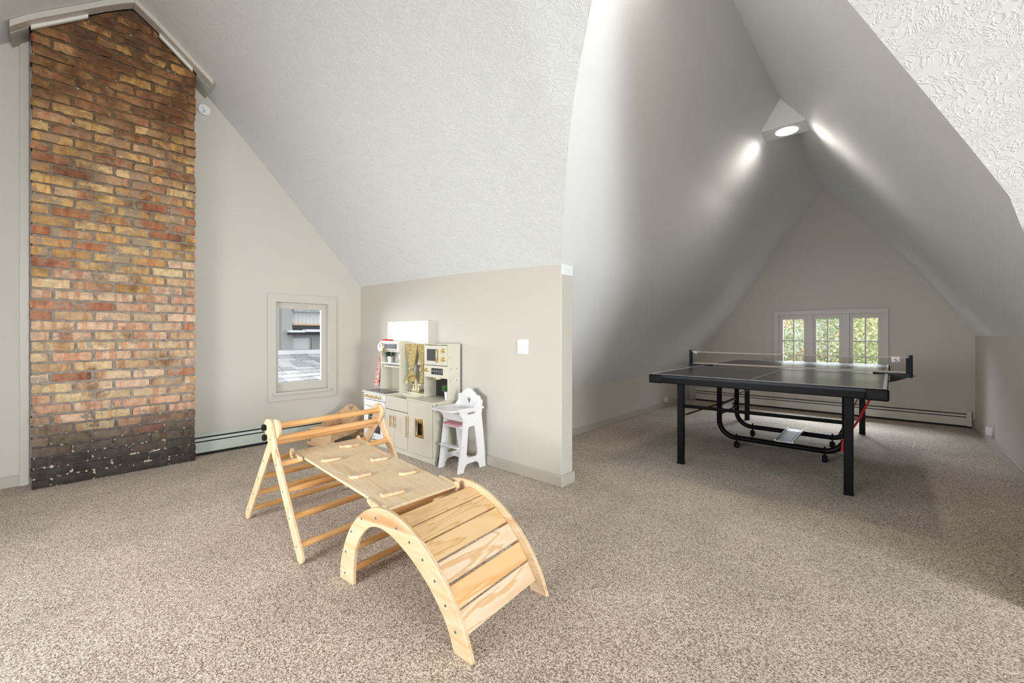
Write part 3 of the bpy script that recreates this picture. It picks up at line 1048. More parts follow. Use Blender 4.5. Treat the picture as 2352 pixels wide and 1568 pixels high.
def heater(label, run, p0, p1, mat, cap):
    """run along y (left wall) or x (far wall)"""
    t = thing('baseboard_heater', label, 'heater', p0, 0, 'hot water baseboard heaters')
    L = (Vector(p1) - Vector(p0)).length

    def place(mb_):
        vs = []
        for (s_, d, z_) in mb_.v:
            vs.append((p0[0] + d, p0[1] + s_, z_) if run == 'y' else (p0[0] + s_, p0[1] - d, z_))
        mb_.v = vs
        return mb_
    obj('back_plate', place(MB().box(0, L, 0, .012, .012, .195)), mat, t, bevel=.002)
    obj('front_cover', place(MB().box(0, L, .055, .062, .026, .121)), mat, t, bevel=.002)
    obj('damper', place(MB().add([(0, .060, .132), (L, .060, .132), (L, .052, .154), (0, .052, .154), (0, .056, .131), (L, .056, .131), (L, .048, .153), (0, .048, .153)],
                                 [(0, 1, 2, 3), (4, 5, 6, 7), (0, 1, 5, 4), (2, 3, 7, 6), (0, 3, 7, 4), (1, 2, 6, 5)])), mat, t)
    obj('top_cover', place(MB().add([(0, .048, .168), (L, .048, .168), (L, .006, .196), (0, .006, .196), (0, .044, .165), (L, .044, .165), (L, .004, .190), (0, .004, .190)],
                                    [(0, 1, 2, 3), (4, 5, 6, 7), (0, 1, 5, 4), (2, 3, 7, 6), (0, 3, 7, 4), (1, 2, 6, 5)])), mat, t)
    obj('fin_core', place(MB().box(.004, L - .004, .012, .040, .03, .163)), M['black'], t, smooth=0)
    if cap:
        obj('end_cap', place(MB().box(L - .04, L, .0, .066, .02, .198)), mat, t, bevel=.003)
    obj('kick_gap', place(MB().box(0, L, .012, .056, .002, .024)), M['black'], t, smooth=0)
    return t


heater('pale green baseboard heater along the left wall under the small window', 'y', (UL, .845, 0), (UL, 2.40, 0), M['heater'], False)
heater('cream baseboard heater along the far wall behind the table tennis table', 'x', (-2.42, VF, 0), (.70, VF, 0), M['heater2'], True)

# ------------------------------------------------------------------ small wall fittings
t = thing('smoke_detector', 'round white smoke detector high on the left wall beside the chimney', 'smoke detector', (UL, .926, 3.168))
obj('housing', MB().lathe([(.050, 0), (.050, .018), (.044, .028), (.001, .030)], (UL, .926, 3.168), 28, 'x'), M['pot'], t)
obj('grille', MB().tube([(UL + .031, .926 + .014 * cos(a), 3.168 + .014 * sin(a)) for a in [pi / 2 + i * .4 for i in range(12)]], .0016, 5), M['greytrim'], t)
obj('test_button', MB().box(UL + .029, UL + .032, .918, .925, 3.138, 3.146), M['blackplastic'], t)

t = thing('light_switch', 'white light switch plate on the wall right of the play kitchen', 'light switch', (-2.124, VK, 1.005))
obj('plate', MB().box(-2.180, -2.068, VK - .007, VK, .948, 1.062), M['pot'], t, bevel=.004)
obj('rocker', MB().box(-2.160, -2.128, VK - .011, VK - .006, .972, 1.038), M['pot'], t, bevel=.002)
obj('slider', MB().box(-2.112, -2.088, VK - .012, VK - .006, .965, 1.045), M['pot'], t, bevel=.002)


def outlet(label, u, v, z, d):
    t = thing('wall_outlet', label, 'outlet', (u, v, z), 0, 'outlets on the side walls of the nook')
    x0, x1 = (u, u + .006 * d) if d > 0 else (u - .006, u)
    obj('plate', MB().box(x0, x1, v - .06, v + .06, z - .045, z + .05), M['trim'], t, bevel=.002)
    x0, x1 = (u + .006, u + .045) if d > 0 else (u - .045, u - .006)
    pl_ = obj('plug', MB().box(x0, x1, v - .01, v + .05, z - .06, z + .01), M['pot'], t, bevel=.004)
    xx = x1 if d > 0 else x0
    obj('plug_face', MB().box(min(xx, xx + d * .002), max(xx, xx + d * .002), v + .005, v + .035, z - .045, z - .005), M['offwhite'], pl_, bevel=.001)


outlet('outlet with white plug on the low left wall of the nook', UNL, 6.20, .135, 1)
outlet('outlet with white plug on the right wall of the nook', UNR, 6.12, .180, -1)

t = thing('recessed_light', 'lit round recessed lamp in the small soffit at the nook ridge', 'ceiling light', (-.662, 4.235, 2.85))
obj('trim_ring', MB().prism(arc(-.662, 4.235, .094, 0, 354, 40), 2.846, 2.850, 'xy', [arc(-.662, 4.235, .080, 0, 354, 40)]), M['pot'], t)
obj('diffuser', MB().lathe([(.082, 0), (.082, .004)], (-.662, 4.235, 2.8445), 32), M['bulb'], t, smooth=0)
sl = bpy.data.lights.new('nook_lamp_and_fill', 'AREA')
sl.shape = 'DISK'
sl.size = .15
sl.energy = 7
sl.spread = R(165)
sl.color = (1.0, .90, .80)
so = bpy.data.objects.new('nook_lamp_and_fill', sl)
C.objects.link(so)
so.parent = t
so.location = (0, 0, -.012)

# unseen fill light without a fitting, added to brighten the nook slopes
s2 = bpy.data.lights.new('nook_lamp_and_fill', 'AREA')
s2.shape = 'DISK'
s2.size = .25
s2.energy = 2.5
s2.color = (1.0, .95, .90)
s2o = bpy.data.objects.new('nook_lamp_and_fill', s2)
C.objects.link(s2o)
s2o.location = (-.673, 1.75, 2.84)

# ------------------------------------------------------------------ table tennis table
TU, TV, TW, TL, TZ = -1.543, 3.484, 1.525, 2.74, .76
tt = thing('table_tennis_table', 'black table tennis table with net standing in the attic nook', 'table', (TU + TW / 2, TV + TL / 2, 0))
for k, (a, b_) in enumerate(((TV + .0, TV + TL / 2 - .004), (TV + TL / 2 + .004, TV + TL))):
    tp = obj('tabletop', MB().box(TU, TU + TW, a, b_, TZ - .022, TZ), M['tabletop'], tt, bevel=.002)
    e = TZ + .0012
    obj('side_line', MB().box(TU, TU + .02, a, b_, TZ, e), M['line'], tp, smooth=0)
    obj('side_line', MB().box(TU + TW - .02, TU + TW, a, b_, TZ, e), M['line'], tp, smooth=0)
    obj('centre_line', MB().box(TU + TW / 2 - .003, TU + TW / 2 + .003, a, b_, TZ, e), M['line'], tp, smooth=0)
    yy = a if k == 0 else b_ - .02
    obj('end_line', MB().box(TU + .02, TU + TW - .02, yy, yy + .02, TZ, e), M['line'], tp, smooth=0)
# apron frames: blue-grey lip, black apron, rounded corner caps
for y0, y1, s_ in ((TV - .012, TV + .03, -1), (TV + TL - .03, TV + TL + .012, 1)):
    obj('end_apron', MB().box(TU + .10, TU + TW - .10, y0, y1, TZ - .072, TZ - .004), M['tableframe'], tt, bevel=.006)
    obj('apron_lip', MB().box(TU + .10, TU + TW - .10, y0 - .003 if s_ < 0 else y1, y0 if s_ < 0 else y1 + .003, TZ - .024, TZ - .006), M['bluegrey'], tt, bevel=.001)
    for x0, x1 in ((TU - .012, TU + .105), (TU + TW - .105, TU + TW + .012)):
        obj('corner_cap', MB().box(x0, x1, y0 - .004, y1 + .004, TZ - .076, TZ - .002), M['blackplastic'], tt, bevel=.012, seg=3)
for x0, x1 in ((TU - .004, TU + .02), (TU + TW - .02, TU + TW + .004)):
    obj('side_apron', MB().box(x0, x1, TV + .03, TV + TL - .03, TZ - .06, TZ - .006), M['tableframe'], tt, bevel=.004)
# legs
for x, y in ((-1.325, 3.60), (-.215, 3.672), (-1.37, 6.01), (-.234, 6.01)):
    lg = obj('leg', MB().box(x - .026, x + .026, y - .022, y + .022, 0, TZ - .03), M['tableframe'], tt, bevel=.004)
    obj('foot', MB().box(x - .028, x + .028, y - .024, y + .024, 0, .012), M['blackplastic'], lg, bevel=.002)
obj('leg_crossbar', MB().tube([(-1.30, 3.61, .492), (-.235, 3.672, .492)], .014, 8), M['tableframe'], tt)
obj('leg_crossbar', MB().tube([(-1.35, 6.01, .492), (-.25, 6.01, .492)], .014, 8), M['tableframe'], tt)
for x in (-1.29, -.26):
    obj('stay', MB().tube([(x, 3.62, .42), (x, 4.45, .40)], .007, 6), M['tableframe'], tt)
    obj('stay', MB().tube([(x, 6.00, .42), (x, 5.08, .42)], .007, 6), M['tableframe'], tt)
    obj('brace', MB().tube([(x, 4.45, .69), (x, 4.2, .74)], .009, 6).tube([(x, 5.08, .69), (x, 5.35, .74)], .009, 6), M['tableframe'], tt)
# undercarriage: two U tubes with casters
for V in (4.45, 5.08):
    pts = [(-1.262, V, .735), (-1.262, V, .25)] + [(-1.262 + .15 - .15 * cos(a), V, .25 - .15 * sin(a)) for a in [pi / 2 * i / 7 for i in range(1, 8)]] + \
          [(-.28 - .15 + .15 * sin(a), V, .25 - .15 * cos(a)) for a in [pi / 2 * i / 7 for i in range(0, 8)]] + [(-.28, V, .735)]
    ut = obj('undercarriage_tube', MB().tube(pts, .024, 12), M['tableframe'], tt)
    for x in (-1.105, -.42):
        cst = obj('caster', MB().lathe([(.024, -.016), (.027, -.010), (.027, .010), (.024, .016)], (x, V + .010, .027), 16, 'x'), M['blackplastic'], tt)
        obj('fork', MB().prism([(V - .022, .012), (V + .004, .012), (V + .022, .040), (V + .016, .060), (V - .016, .060)], x - .021, x - .017, 'yz').prism([(V - .022, .012), (V + .004, .012), (V + .022, .040), (V + .016, .060), (V - .016, .060)], x + .017, x + .021, 'yz')
            .box(x - .021, x + .021, V - .016, V + .016, .054, .060), M['blackplastic'], cst, bevel=.001)
        obj('stem', MB().lathe([(.012, 0), (.012, .008), (.007, .010), (.007, .075), (.003, .080)], (x, V, .060), 10), M['blackplastic'], cst)
        obj('fork_trim', MB().box(x - .0225, x - .021, V - .014, V + .010, .020, .056), M['chrome'], cst)
        obj('brake_pedal', MB().box(x + .012, x + .034, V - .008, V + .008, .030, .036), M['blackplastic'], cst, bevel=.001)
for x in (-1.262, -.28):
    obj('side_bar', MB().tube([(x, 4.45, .40), (x, 5.08, .40)], .012, 8).tube([(x, 4.45, .31), (x, 5.08, .31)], .012, 8), M['tableframe'], tt)
    obj('hinge_plate', MB().box(x - .004, x + .004, 4.60, 4.90, .32, .40), M['chrome'], tt)
    for V in (4.45, 5.08):
        obj('hinge', MB().box(x - .03, x + .03, V - .03, V + .03, .715, .74).box(x - .034, x + .034, V - .01, V + .01, .60, .615), M['tableframe'], tt, bevel=.003)
tr = obj('ball_tray', MB().box(-.785, -.650, 4.44, 5.09, .125, .130).box(-.79, -.780, 4.44, 5.09, .125, .142).box(-.655, -.645, 4.44, 5.09, .125, .142), M['chrome'], tt)
obj('rib', MB().box(-.762, -.758, 4.46, 5.07, .130, .134).box(-.677, -.673, 4.46, 5.07, .130, .134), M['chrome'], tr)
# red webbing
mb = MB()
pts = [(-.08, 4.42, .70), (-.13, 4.38, .57), (-.19, 4.32, .42), (-.235, 4.30, .33), (-.258, 4.36, .25), (-.256, 4.40, .16)]
wds = [.014, .018, .020, .020, .022, .026]
vs, fs = [], []
for (x, y, z_), w_ in zip(pts, wds):
    vs += [(x - w_ * .6, y, z_ - w_ * .3), (x + w_ * .6, y, z_ + w_ * .3), (x + w_ * .6, y + .003, z_ + w_ * .3), (x - w_ * .6, y + .003, z_ - w_ * .3)]
for i in range(len(pts) - 1):
    for k in range(4):
        fs.append((i * 4 + k, i * 4 + (k + 1) % 4, i * 4 + 4 + (k + 1) % 4, i * 4 + 4 + k))
fs += [(3, 2, 1, 0), tuple(range(len(vs) - 4, len(vs)))]
obj('red_strap', mb.add(vs, fs), M['red'], tt, smooth=0, label='red webbing strap hanging from the table')
obj('red_strap', MB().add([(-.300, 4.40, .235), (-.288, 4.40, .240), (-.274, 4.40, .125), (-.308, 4.40, .130), (-.300, 4.405, .235), (-.288, 4.405, .240), (-.274, 4.405, .125), (-.308, 4.405, .130)], [(0, 3, 2, 1), (4, 5, 6, 7), (0, 1, 5, 4), (1, 2, 6, 5), (2, 3, 7, 6), (3, 0, 4, 7)]), M['red'], tt, smooth=0, label='red webbing end looped round the frame tube')
obj('red_latch', MB().box(-.32, -.30, 5.03, 5.06, .40, .43), M['red'], tt, bevel=.003, label='small red latch on the inner tube')
# lettering smear near the right corner of the top (illegible maker's line)
# net set: clamps onto the table, a thing of its own
NV = TV + TL / 2
nt_ = thing('table_tennis_net', 'grey net with cream tape clamped across the middle of the black table', 'net', (TU + TW / 2, NV, TZ))
for s_, xe, xp in ((-1, TU, -1.681), (1, TU + TW, .124)):
    ps = obj('post', MB().tube([(xp, NV, TZ - .025), (xp, NV, TZ + .165)], .013, 12), M['netpost'], nt_)
    obj('tension_rod', MB().tube([(xp - s_ * .022, NV - .006, TZ + .01), (xp - s_ * .022, NV - .006, TZ + .142)], .008, 8), M['netpost'], ps)
    xi = xe - s_ * .10
    obj('clamp_arm', MB().add([(xi, NV - .014, TZ + .002), (xp, NV - .014, TZ - .002), (xp, NV - .014, TZ - .022), (xi, NV - .014, TZ + .012), (xi, NV + .014, TZ + .002), (xp, NV + .014, TZ - .002), (xp, NV + .014, TZ - .022), (xi, NV + .014, TZ + .012),
                               ], [(3, 0, 2, 1), (7, 4, 6, 5), (0, 2, 6, 4), (3, 1, 5, 7), (2, 1, 5, 6), (0, 3, 7, 4)]).box(min(xi, xp), max(xi, xp), NV - .014, NV + .014, TZ + .001, TZ + .012), M['netpost'], nt_, bevel=.002)
    xo = xe + s_ * .012
    obj('clamp_bracket', MB().prism([(xo, TZ + .002), (xp, TZ + .002), (xp, TZ - .016), (xo + s_ * .03, TZ - .062), (xo, TZ - .065)], NV - .010, NV + .010, 'xz'), M['netpost'], nt_, bevel=.002)
    obj('clamp_screw', MB().tube([(xe - s_ * .03, NV, TZ - .030), (xe - s_ * .03, NV, TZ - .064)], .008, 8).tube([(xe - s_ * .04, NV, TZ - .064), (xo + s_ * .01, NV, TZ - .064)], .006, 8), M['netpost'], nt_)
    obj('hook', MB().tube([(xp, NV, TZ - .01), (xp + s_ * .022, NV, TZ - .006), (xp + s_ * .026, NV, TZ - .014)], .003, 6), M['netpost'], ps)
xa, xb = -1.664, .105
zt_, zb_ = TZ + .1500, TZ + .014
SG = lambda x: -.004 * sin(pi * (x - xa) / (xb - xa))
for nm, z0, z1 in (('top_tape', zt_ - .010, zt_), ('bottom_tape', zb_ - .003, zb_ + .011)):
    xs = [lerp(xa, xb, i / 24) for i in range(25)]
    mbx = MB()
    for x in xs:
        s_ = SG(x) if nm == 'top_tape' else 0
        mbx.v += [(x, NV - .002, z0 + s_), (x, NV + .002, z0 + s_), (x, NV + .002, z1 + s_), (x, NV - .002, z1 + s_)]
    for i in range(24):
        for k in range(4):
            mbx.f.append((i * 4 + k, i * 4 + (k + 1) % 4, i * 4 + 4 + (k + 1) % 4, i * 4 + 4 + k))
    mbx.f += [(3, 2, 1, 0), (96, 97, 98, 99)]
    obj(nm, mbx, M['tape'], nt_)
mb = MB()
w_ = .00035
n_h, n_v = 11, 142
for i in range(n_h):
    z_ = lerp(zb_ + .012, zt_ - .016, i / (n_h - 1))
    mb.add([(xa, NV, z_ - w_), (xb, NV, z_ - w_), (xb, NV, z_ + w_), (xa, NV, z_ + w_)], [(0, 1, 2, 3)])
for i in range(n_v):
    x = lerp(xa, xb, i / (n_v - 1))
    mb.add([(x - w_, NV, zb_), (x + w_, NV, zb_), (x + w_, NV, zt_ - .01), (x - w_, NV, zt_ - .01)], [(0, 1, 2, 3)])
obj('mesh', mb, M['tableframe'], nt_, smooth=0, kind='stuff')
fl = obj('side_flap', MB().add([(.0, NV - .004, zt_), (.055, NV - .004, zt_ + .001), (.058, NV - .005, zt_ - .044), (.050, NV - .009, zt_ - .040), (.006, NV - .006, zt_ - .048)], [(0, 1, 2, 3, 4)]), M['white'], nt_, smooth=0)
obj('emblem', MB().add([(.018, NV - .0075, zt_ - .026), (.034, NV - .0075, zt_ - .017), (.040, NV - .0075, zt_ - .020), (.026, NV - .0075, zt_ - .030)], [(0, 1, 2, 3)]), M['redc'], fl, smooth=0)
obj('emblem', MB().add([(.020, NV - .0085, zt_ - .043), (.036, NV - .0085, zt_ - .030), (.048, NV - .0085, zt_ - .028), (.034, NV - .0085, zt_ - .040)], [(0, 1, 2, 3)]), plain('blue_print', (.03, .08, .25), .6), fl, smooth=0)
obj('side_flap', MB().add([(-1.650, NV - .004, zt_ + .004), (-1.606, NV - .004, zt_), (-1.615, NV - .008, zt_ - .030), (-1.627, NV - .008, zt_ - .014), (-1.645, NV - .006, zt_ - .020)], [(0, 1, 2, 3, 4)]), M['white'], nt_, smooth=0)

# ------------------------------------------------------------------ climbing triangle (local frame: x = leg spread, y = length)
PR = .049
pk = thing('climbing_triangle', 'wooden climbing triangle with round rungs standing before the small window', 'climbing frame', (-2.444, .772, 0), PR)
PL = .68


def leg_poly(foot, top, w, head=None):
    f, t_ = Vector(foot), Vector(top)
    d = (t_ - f).normalized()
    n = Vector((-d.y, d.x))
    a0 = math.degrees(math.atan2(d.y, d.x))
    lo = [(f.x + w * cos(R(a)), f.y + w * sin(R(a))) for a in [a0 + 90 + 180 * i / 10 for i in range(11)]]
    hr = head or w
    up = [(t_.x + hr * cos(R(a)), t_.y + hr * sin(R(a))) for a in [a0 - 90 + 180 * i / 12 for i in range(13)]]
    if head:
        m1, m2 = t_ - d * .13 - n * w, t_ - d * .13 + n * w
        return lo + [(m1.x, m1.y)] + up + [(m2.x, m2.y)]
    return lo + up


SA = [(0, .541), (.078, .421), (.159, .303), (.238, .189), (.316, .074)]
SB = [(-.068, .506), (-.145, .397), (-.219, .286), (-.295, .175), (-.375, .063)]
for ya, yb in ((0, .018), (PL - .018, PL)):
    la = obj('leg', MB().prism(leg_poly((.346, .0285), (-.038, .600), .028, .047), ya, yb, 'xz'), M['ply'], pk, local=True, bevel=.004)
    yo = (.019, .037) if ya < .1 else (PL - .037, PL - .019)
    lb = obj('leg', MB().prism(leg_poly((-.398, .0285), (.012, .598), .028, .050), yo[0], yo[1], 'xz'), M['ply'], pk, local=True, bevel=.004)
    yk = -.001 if ya < .1 else PL + .001
    sg = -1 if ya < .1 else 1
    for x, z_ in SA:
        obj('screw', MB().lathe([(.0045, 0), (.0035, sg * .0016)], (x, yk + (.001 if sg < 0 else -.001), z_), 10, 'y'), M['bluescrew'], la, local=True)
    for x, z_ in SB[1:]:
        obj('screw', MB().lathe([(.0045, 0), (.0035, sg * .0016)], (x, (yo[0] if sg < 0 else yo[1]), z_), 10, 'y'), M['bluescrew'], lb, local=True)
    for x, z_ in ((-.060, .598), (-.052, .546)):
        pts = []
        kb = MB()
        pr_ = [(0.013, 0), (.016, .004), (.0165, .014), (.013, .018)]
        vs, fs, n_ = [], [], 28
        for r_, h_ in pr_:
            for k in range(n_):
                a = 2 * pi * k / n_
                rr_ = r_ * (1 + .13 * cos(7 * a))
                vs.append((x + rr_ * cos(a), (0 if sg < 0 else PL) + sg * h_, z_ + rr_ * sin(a)))
        for i in range(3):
            for k in range(n_):
                fs.append((i * n_ + k, i * n_ + (k + 1) % n_, (i + 1) * n_ + (k + 1) % n_, (i + 1) * n_ + k))
        fs += [tuple(range(n_)), tuple(3 * n_ + k for k in range(n_))]
        obj('star_knob', kb.add(vs, fs), M['blackplastic'], pk, local=True)
DR = .0165
for x, z_ in [(.018, .612)]:
    obj('rung', MB().tube([(x, .037, z_), (x, PL - .037, z_)], DR, 16), M['dowel'], pk, local=True, smooth=40)
for x, z_ in SA:
    obj('rung', MB().tube([(x, .018, z_), (x, PL - .018, z_)], DR, 16), M['dowel'], pk, local=True, smooth=40)
for x, z_ in SB:
    obj('rung', MB().tube([(x, .037, z_), (x, PL - .037, z_)], DR, 16), M['dowel'], pk, local=True, smooth=40)

# ------------------------------------------------------------------ climbing arch (local: x = -s)
AR = .075
ar = thing('climbing_arch', 'pale plywood climbing arch with six broad slats in the foreground', 'climbing frame', (-1.058, .932, 0), AR)
out = [(-.797, 0), (-.793, .06), (-.771, .135), (-.742, .20), (-.702, .262), (-.655, .311), (-.604, .349), (-.533, .382), (-.453, .393), (-.371, .384), (-.310, .365), (-.267, .345), (-.207, .310), (-.149, .266), (-.102, .221), (-.062, .174), (-.026, .120), (.005, .060), (.028, 0)]
inn = [(-.690, 0), (-.688, .07), (-.675, .150), (-.648, .210), (-.604, .262), (-.570, .287), (-.536, .301), (-.495, .308), (-.453, .306), (-.400, .295), (-.318, .262), (-.250, .224), (-.183, .176), (-.127, .121), (-.088, .068), (-.058, 0)]
AW = .473


def smooth_poly(p, k=3):
    r = [p[0]]
    n_ = len(p)
    for i in range(n_ - 1):
        p0, p1, p2, p3 = p[max(i - 1, 0)], p[i], p[i + 1], p[min(i + 2, n_ - 1)]
        for j in range(1, k + 1):
            t_ = j / k
            r.append(tuple(.5 * ((2 * p1[m]) + (-p0[m] + p2[m]) * t_ + (2 * p0[m] - 5 * p1[m] + 4 * p2[m] - p3[m]) * t_ * t_ + (-p0[m] + 3 * p1[m] - 3 * p2[m] + p3[m]) * t_ ** 3) for m in (0, 1)))
    return r


so_, si_ = smooth_poly(out), smooth_poly(inn)
apoly = so_ + si_[::-1]
SS = [(-.753, .035), (-.746, .132), (-.701, .235), (-.621, .312), (-.518, .343), (-.38, .34), (-.30, .31), (-.223, .269), (-.156, .215), (-.10, .149), (-.051, .078)]
for ya, yb in ((0, .018), (AW - .018, AW)):
    sp = obj('side_panel', MB().prism(apoly, ya, yb, 'xz'), M['plyx'], ar, local=True, bevel=.003)
    sg, yk = (-1, 0) if ya < .1 else (1, AW)
    for x, z_ in SS:
        obj('screw', MB().lathe([(.0055, 0), (.004, sg * .0018)], (x, yk, z_), 10, 'y').box(x - .0035, x + .0035, min(yk + sg * .0019, yk), max(yk + sg * .0019, yk), z_ - .0006, z_ + .0006), M['bluescrew'], sp, local=True)
# slats: two-point chords with slight gaps, recessed below the panel edge
sl_mid = [(-.383, .345), (-.301, .319), (-.226, .276), (-.160, .220), (-.105, .153), (-.060, .081)]
chord = []
for i in range(6):
    a = sl_mid[max(i - 1, 0)]
    b_ = sl_mid[min(i + 1, 5)]
    d = (Vector(b_) - Vector(a)).normalized()
    chord.append(d)
tone = [0, 0, 0, 1, 2, 1]
for i, (p, d) in enumerate(zip(sl_mid, chord)):
    n = Vector((-d.y, d.x))
    if n.y < 0:
        n = -n
    mbx = MB().obox((p[0] + n.x * .004, AW / 2, p[1] + n.y * .004), (d.x * .0395, 0, d.y * .0395), (0, AW / 2 - .0185, 0), (n.x * .0075, 0, n.y * .0075))
    obj('slat', mbx, M['slatwood'][tone[i]], ar, local=True, bevel=.0025)
for x, z_ in SS[:5]:
    obj('rung', MB().tube([(x, .018, z_), (x, AW - .018, z_)], .0155, 16), M['dowel'], ar, local=True, smooth=40)
obj('end_screw', MB().lathe([(.013, 0), (.012, -.004)], (-.503, AW - .019, .356), 14, 'y'), M['steel'], ar, local=True)

# ------------------------------------------------------------------ ramp board between triangle and arch
bd = thing('climbing_ramp', 'plywood ramp board with small climbing grips laid from triangle to arch', 'ramp', (-2.02, 1.115, .41))
BA, BB = -2.462, -1.558
BS = -.0894
bz = lambda u: .4545 + BS * (u + 2.475)
bt = .012
v0, v1 = .897, 1.268
dv_ = lambda u: .040 * (u - BA) / (BB - BA)       # small yaw of the plank
mb = MB()
cs = []
for u in (BA, BB):
    for v in (v0, v1):
        cs += [(u, v + dv_(u), bz(u) - bt), (u, v + dv_(u), bz(u))]
obj('board', mb.add(cs, [(0, 1, 3, 2), (4, 6, 7, 5), (1, 5, 7, 3), (0, 2, 6, 4), (0, 4, 5, 1), (2, 3, 7, 6)]), wood('ramp_plywood', [(0.36, (.60, .41, .21)), (0.46, (.70, .54, .35)), (0.53, (.74, .60, .42)), (0.57, (.67, .50, .30)), (0.60, (.73, .58, .39)), (0.75, (.66, .47, .26))], 'x', .9, 1.5, figure_dist=2.2), bd, bevel=.002)


def bracket(u0, sgn, y0, y1, name='hook_bracket'):
    """side cheek: follows the board, hook with a round notch at its outer end"""
    z0 = bz(u0)
    L = .135
    prof = [(0, -.034), (.05, -.040), (L, -.014), (L, .004), (.060, .004), (.034, .004), (.022, .003), (.015, .008), (.011, .016), (.001, .018), (-.009, .011), (-.013, -.012)]
    pts = [(u0 + sgn * a, z0 + b_ + BS * sgn * a) for a, b_ in prof]
    o = obj(name, MB().prism(pts, y0, y1, 'xz'), M['ply'], bd, bevel=.002)
    for a in (.028, .085):
        for yy, s_ in ((y0, -1), (y1, 1)):
            obj('screw', MB().lathe([(.0045, 0), (.0035, s_ * .0015)], (u0 + sgn * a, yy, z0 - .016), 8, 'y'), M['bluescrew'], o)


bracket(BA, 1, v0 - .017, v0 - .002)
bracket(BA, 1, v1 + .001, v1 + .016)
bracket(BB, -1, v0 + .038 - .018, v0 + .038 - .003)
bracket(BB, -1, v1 + .040 + .001, v1 + .040 + .016)
gr = [(-2.353, 1.168, .30), (-2.212, .995, .12), (-2.066, 1.198, .2), (-1.927, 1.008, -.2), (-1.818, 1.215, .12), (-1.665, 1.026, .1)]
GP = [[(-.05, .010), (-.03, .014), (0, .006), (.025, .014), (.046, .012), (.050, -.004), (.030, -.010), (0, -.013), (-.03, -.005), (-.05, -.008)],
      [(-.048, -.006), (-.04, .006), (-.01, .012), (.03, .012), (.047, .004), (.045, -.006), (.02, -.012), (-.02, -.013)],
      [(-.048, .004), (-.03, .012), (0, .008), (.02, .016), (.045, .012), (.05, 0), (.03, -.010), (-.02, -.010), (-.045, -.008)],
      [(-.050, .006), (-.02, .012), (.01, .008), (.05, .013), (.05, -.001), (.02, -.006), (-.01, -.013), (-.045, -.010)],
      [(-.050, -.004), (-.035, .008), (0, .015), (.035, .012), (.050, .002), (.040, -.008), (0, -.013), (-.035, -.011)],
      [(-.050, .002), (-.035, .010), (.0, .010), (.03, .015), (.048, .010), (.05, -.006), (.02, -.009), (-.045, -.012)]]
for (u, v, tw), gp in zip(gr, GP):
    ang = R(70) + tw * .5
    z0 = bz(u)
    pts = [(u + (a * 1.08 * cos(ang) - b_ * 2.3 * sin(ang)), v + (a * 1.08 * sin(ang) + b_ * 2.3 * cos(ang))) for a, b_ in gp]
    g_ = obj('climbing_grip', MB().prism(pts, z0 - .001, z0 + .013, 'xy'), M['ply'], bd, bevel=.003)
    for a in (-.03, .03):
        obj('screw', MB().lathe([(.004, 0), (.003, .001)], (u + a * cos(ang), v + a * sin(ang), z0 + .013), 8), M['steel'], g_)

# ------------------------------------------------------------------ play kitchen
kt = thing('play_kitchen', 'cream wooden play kitchen with brass handles and two towers by the corner', 'play kitchen', (-3.43, 2.29, 0))
KL, KR, KF, KB = -4.02, -2.852, 2.145, 2.44
CT = .525
obj('back_panel', MB().box(KL + .01, KR - .01, KB - .012, KB, .03, CT - .012), M['cream'], kt, smooth=0)
obj('side_panel', MB().box(KL, KL + .012, KF, KB, 0, CT - .01), M['cream'], kt, bevel=.002)
# right side: panel cut like two splayed legs over a recessed inner sheet
obj('side_panel', MB().prism([(KF, 0), (KF + .035, 0), (KF + .05, .10), (KF + .09, .43), (KF + .11, .455), (KB - .05, .455), (KB - .03, .40), (KB - .03, 0), (KB, 0), (KB, CT - .012), (KF, CT - .012)], KR, KR + .014, 'yz'), M['cream'], kt, bevel=.002)
obj('inner_side', MB().box(KR - .045, KR - .035, KF + .02, KB - .01, .04, CT - .014), M['cream'], kt, smooth=0)
for y, z_ in ((KF + .03, .505), (KF + .012, .022), (KF + .055, .05), (KB - .04, .505)):
    obj('screw', MB().lathe([(.005, 0), (.004, .001)], (KR + .014, y, z_), 8, 'x'), M['blackplastic'], kt)
mb = MB()
mb.prism([(KL - .012, KF - .012), (-3.597, KF - .012), (-3.597, KF + .165), (-3.229, KF + .165), (-3.229, KF - .012), (KR + .016, KF - .012), (KR + .016, KB), (KL - .012, KB)], CT - .012, CT, 'xy')
obj('worktop', mb, M['cream'], kt, bevel=.002)
sk = obj('sink', MB().add([(-3.597, KF + .012, CT - .012), (-3.229, KF + .012, CT - .012), (-3.229, KF + .165, CT - .012), (-3.597, KF + .165, CT - .012),
                           (-3.59, KF + .016, CT - .09), (-3.235, KF + .016, CT - .09), (-3.235, KF + .16, CT - .09), (-3.59, KF + .16, CT - .09)],
                          [(0, 1, 5, 4), (1, 2, 6, 5), (2, 3, 7, 6), (3, 0, 4, 7), (4, 5, 6, 7)]), M['cream'], kt, smooth=0)
obj('drain', MB().lathe([(.014, 0), (.012, .002)], (-3.41, KF + .10, CT - .09), 14), M['gold'], sk)
obj('plinth', MB().box(KL + .012, KR - .002, KF + .012, KF + .024, 0, .046), M['cream'], kt, smooth=0)
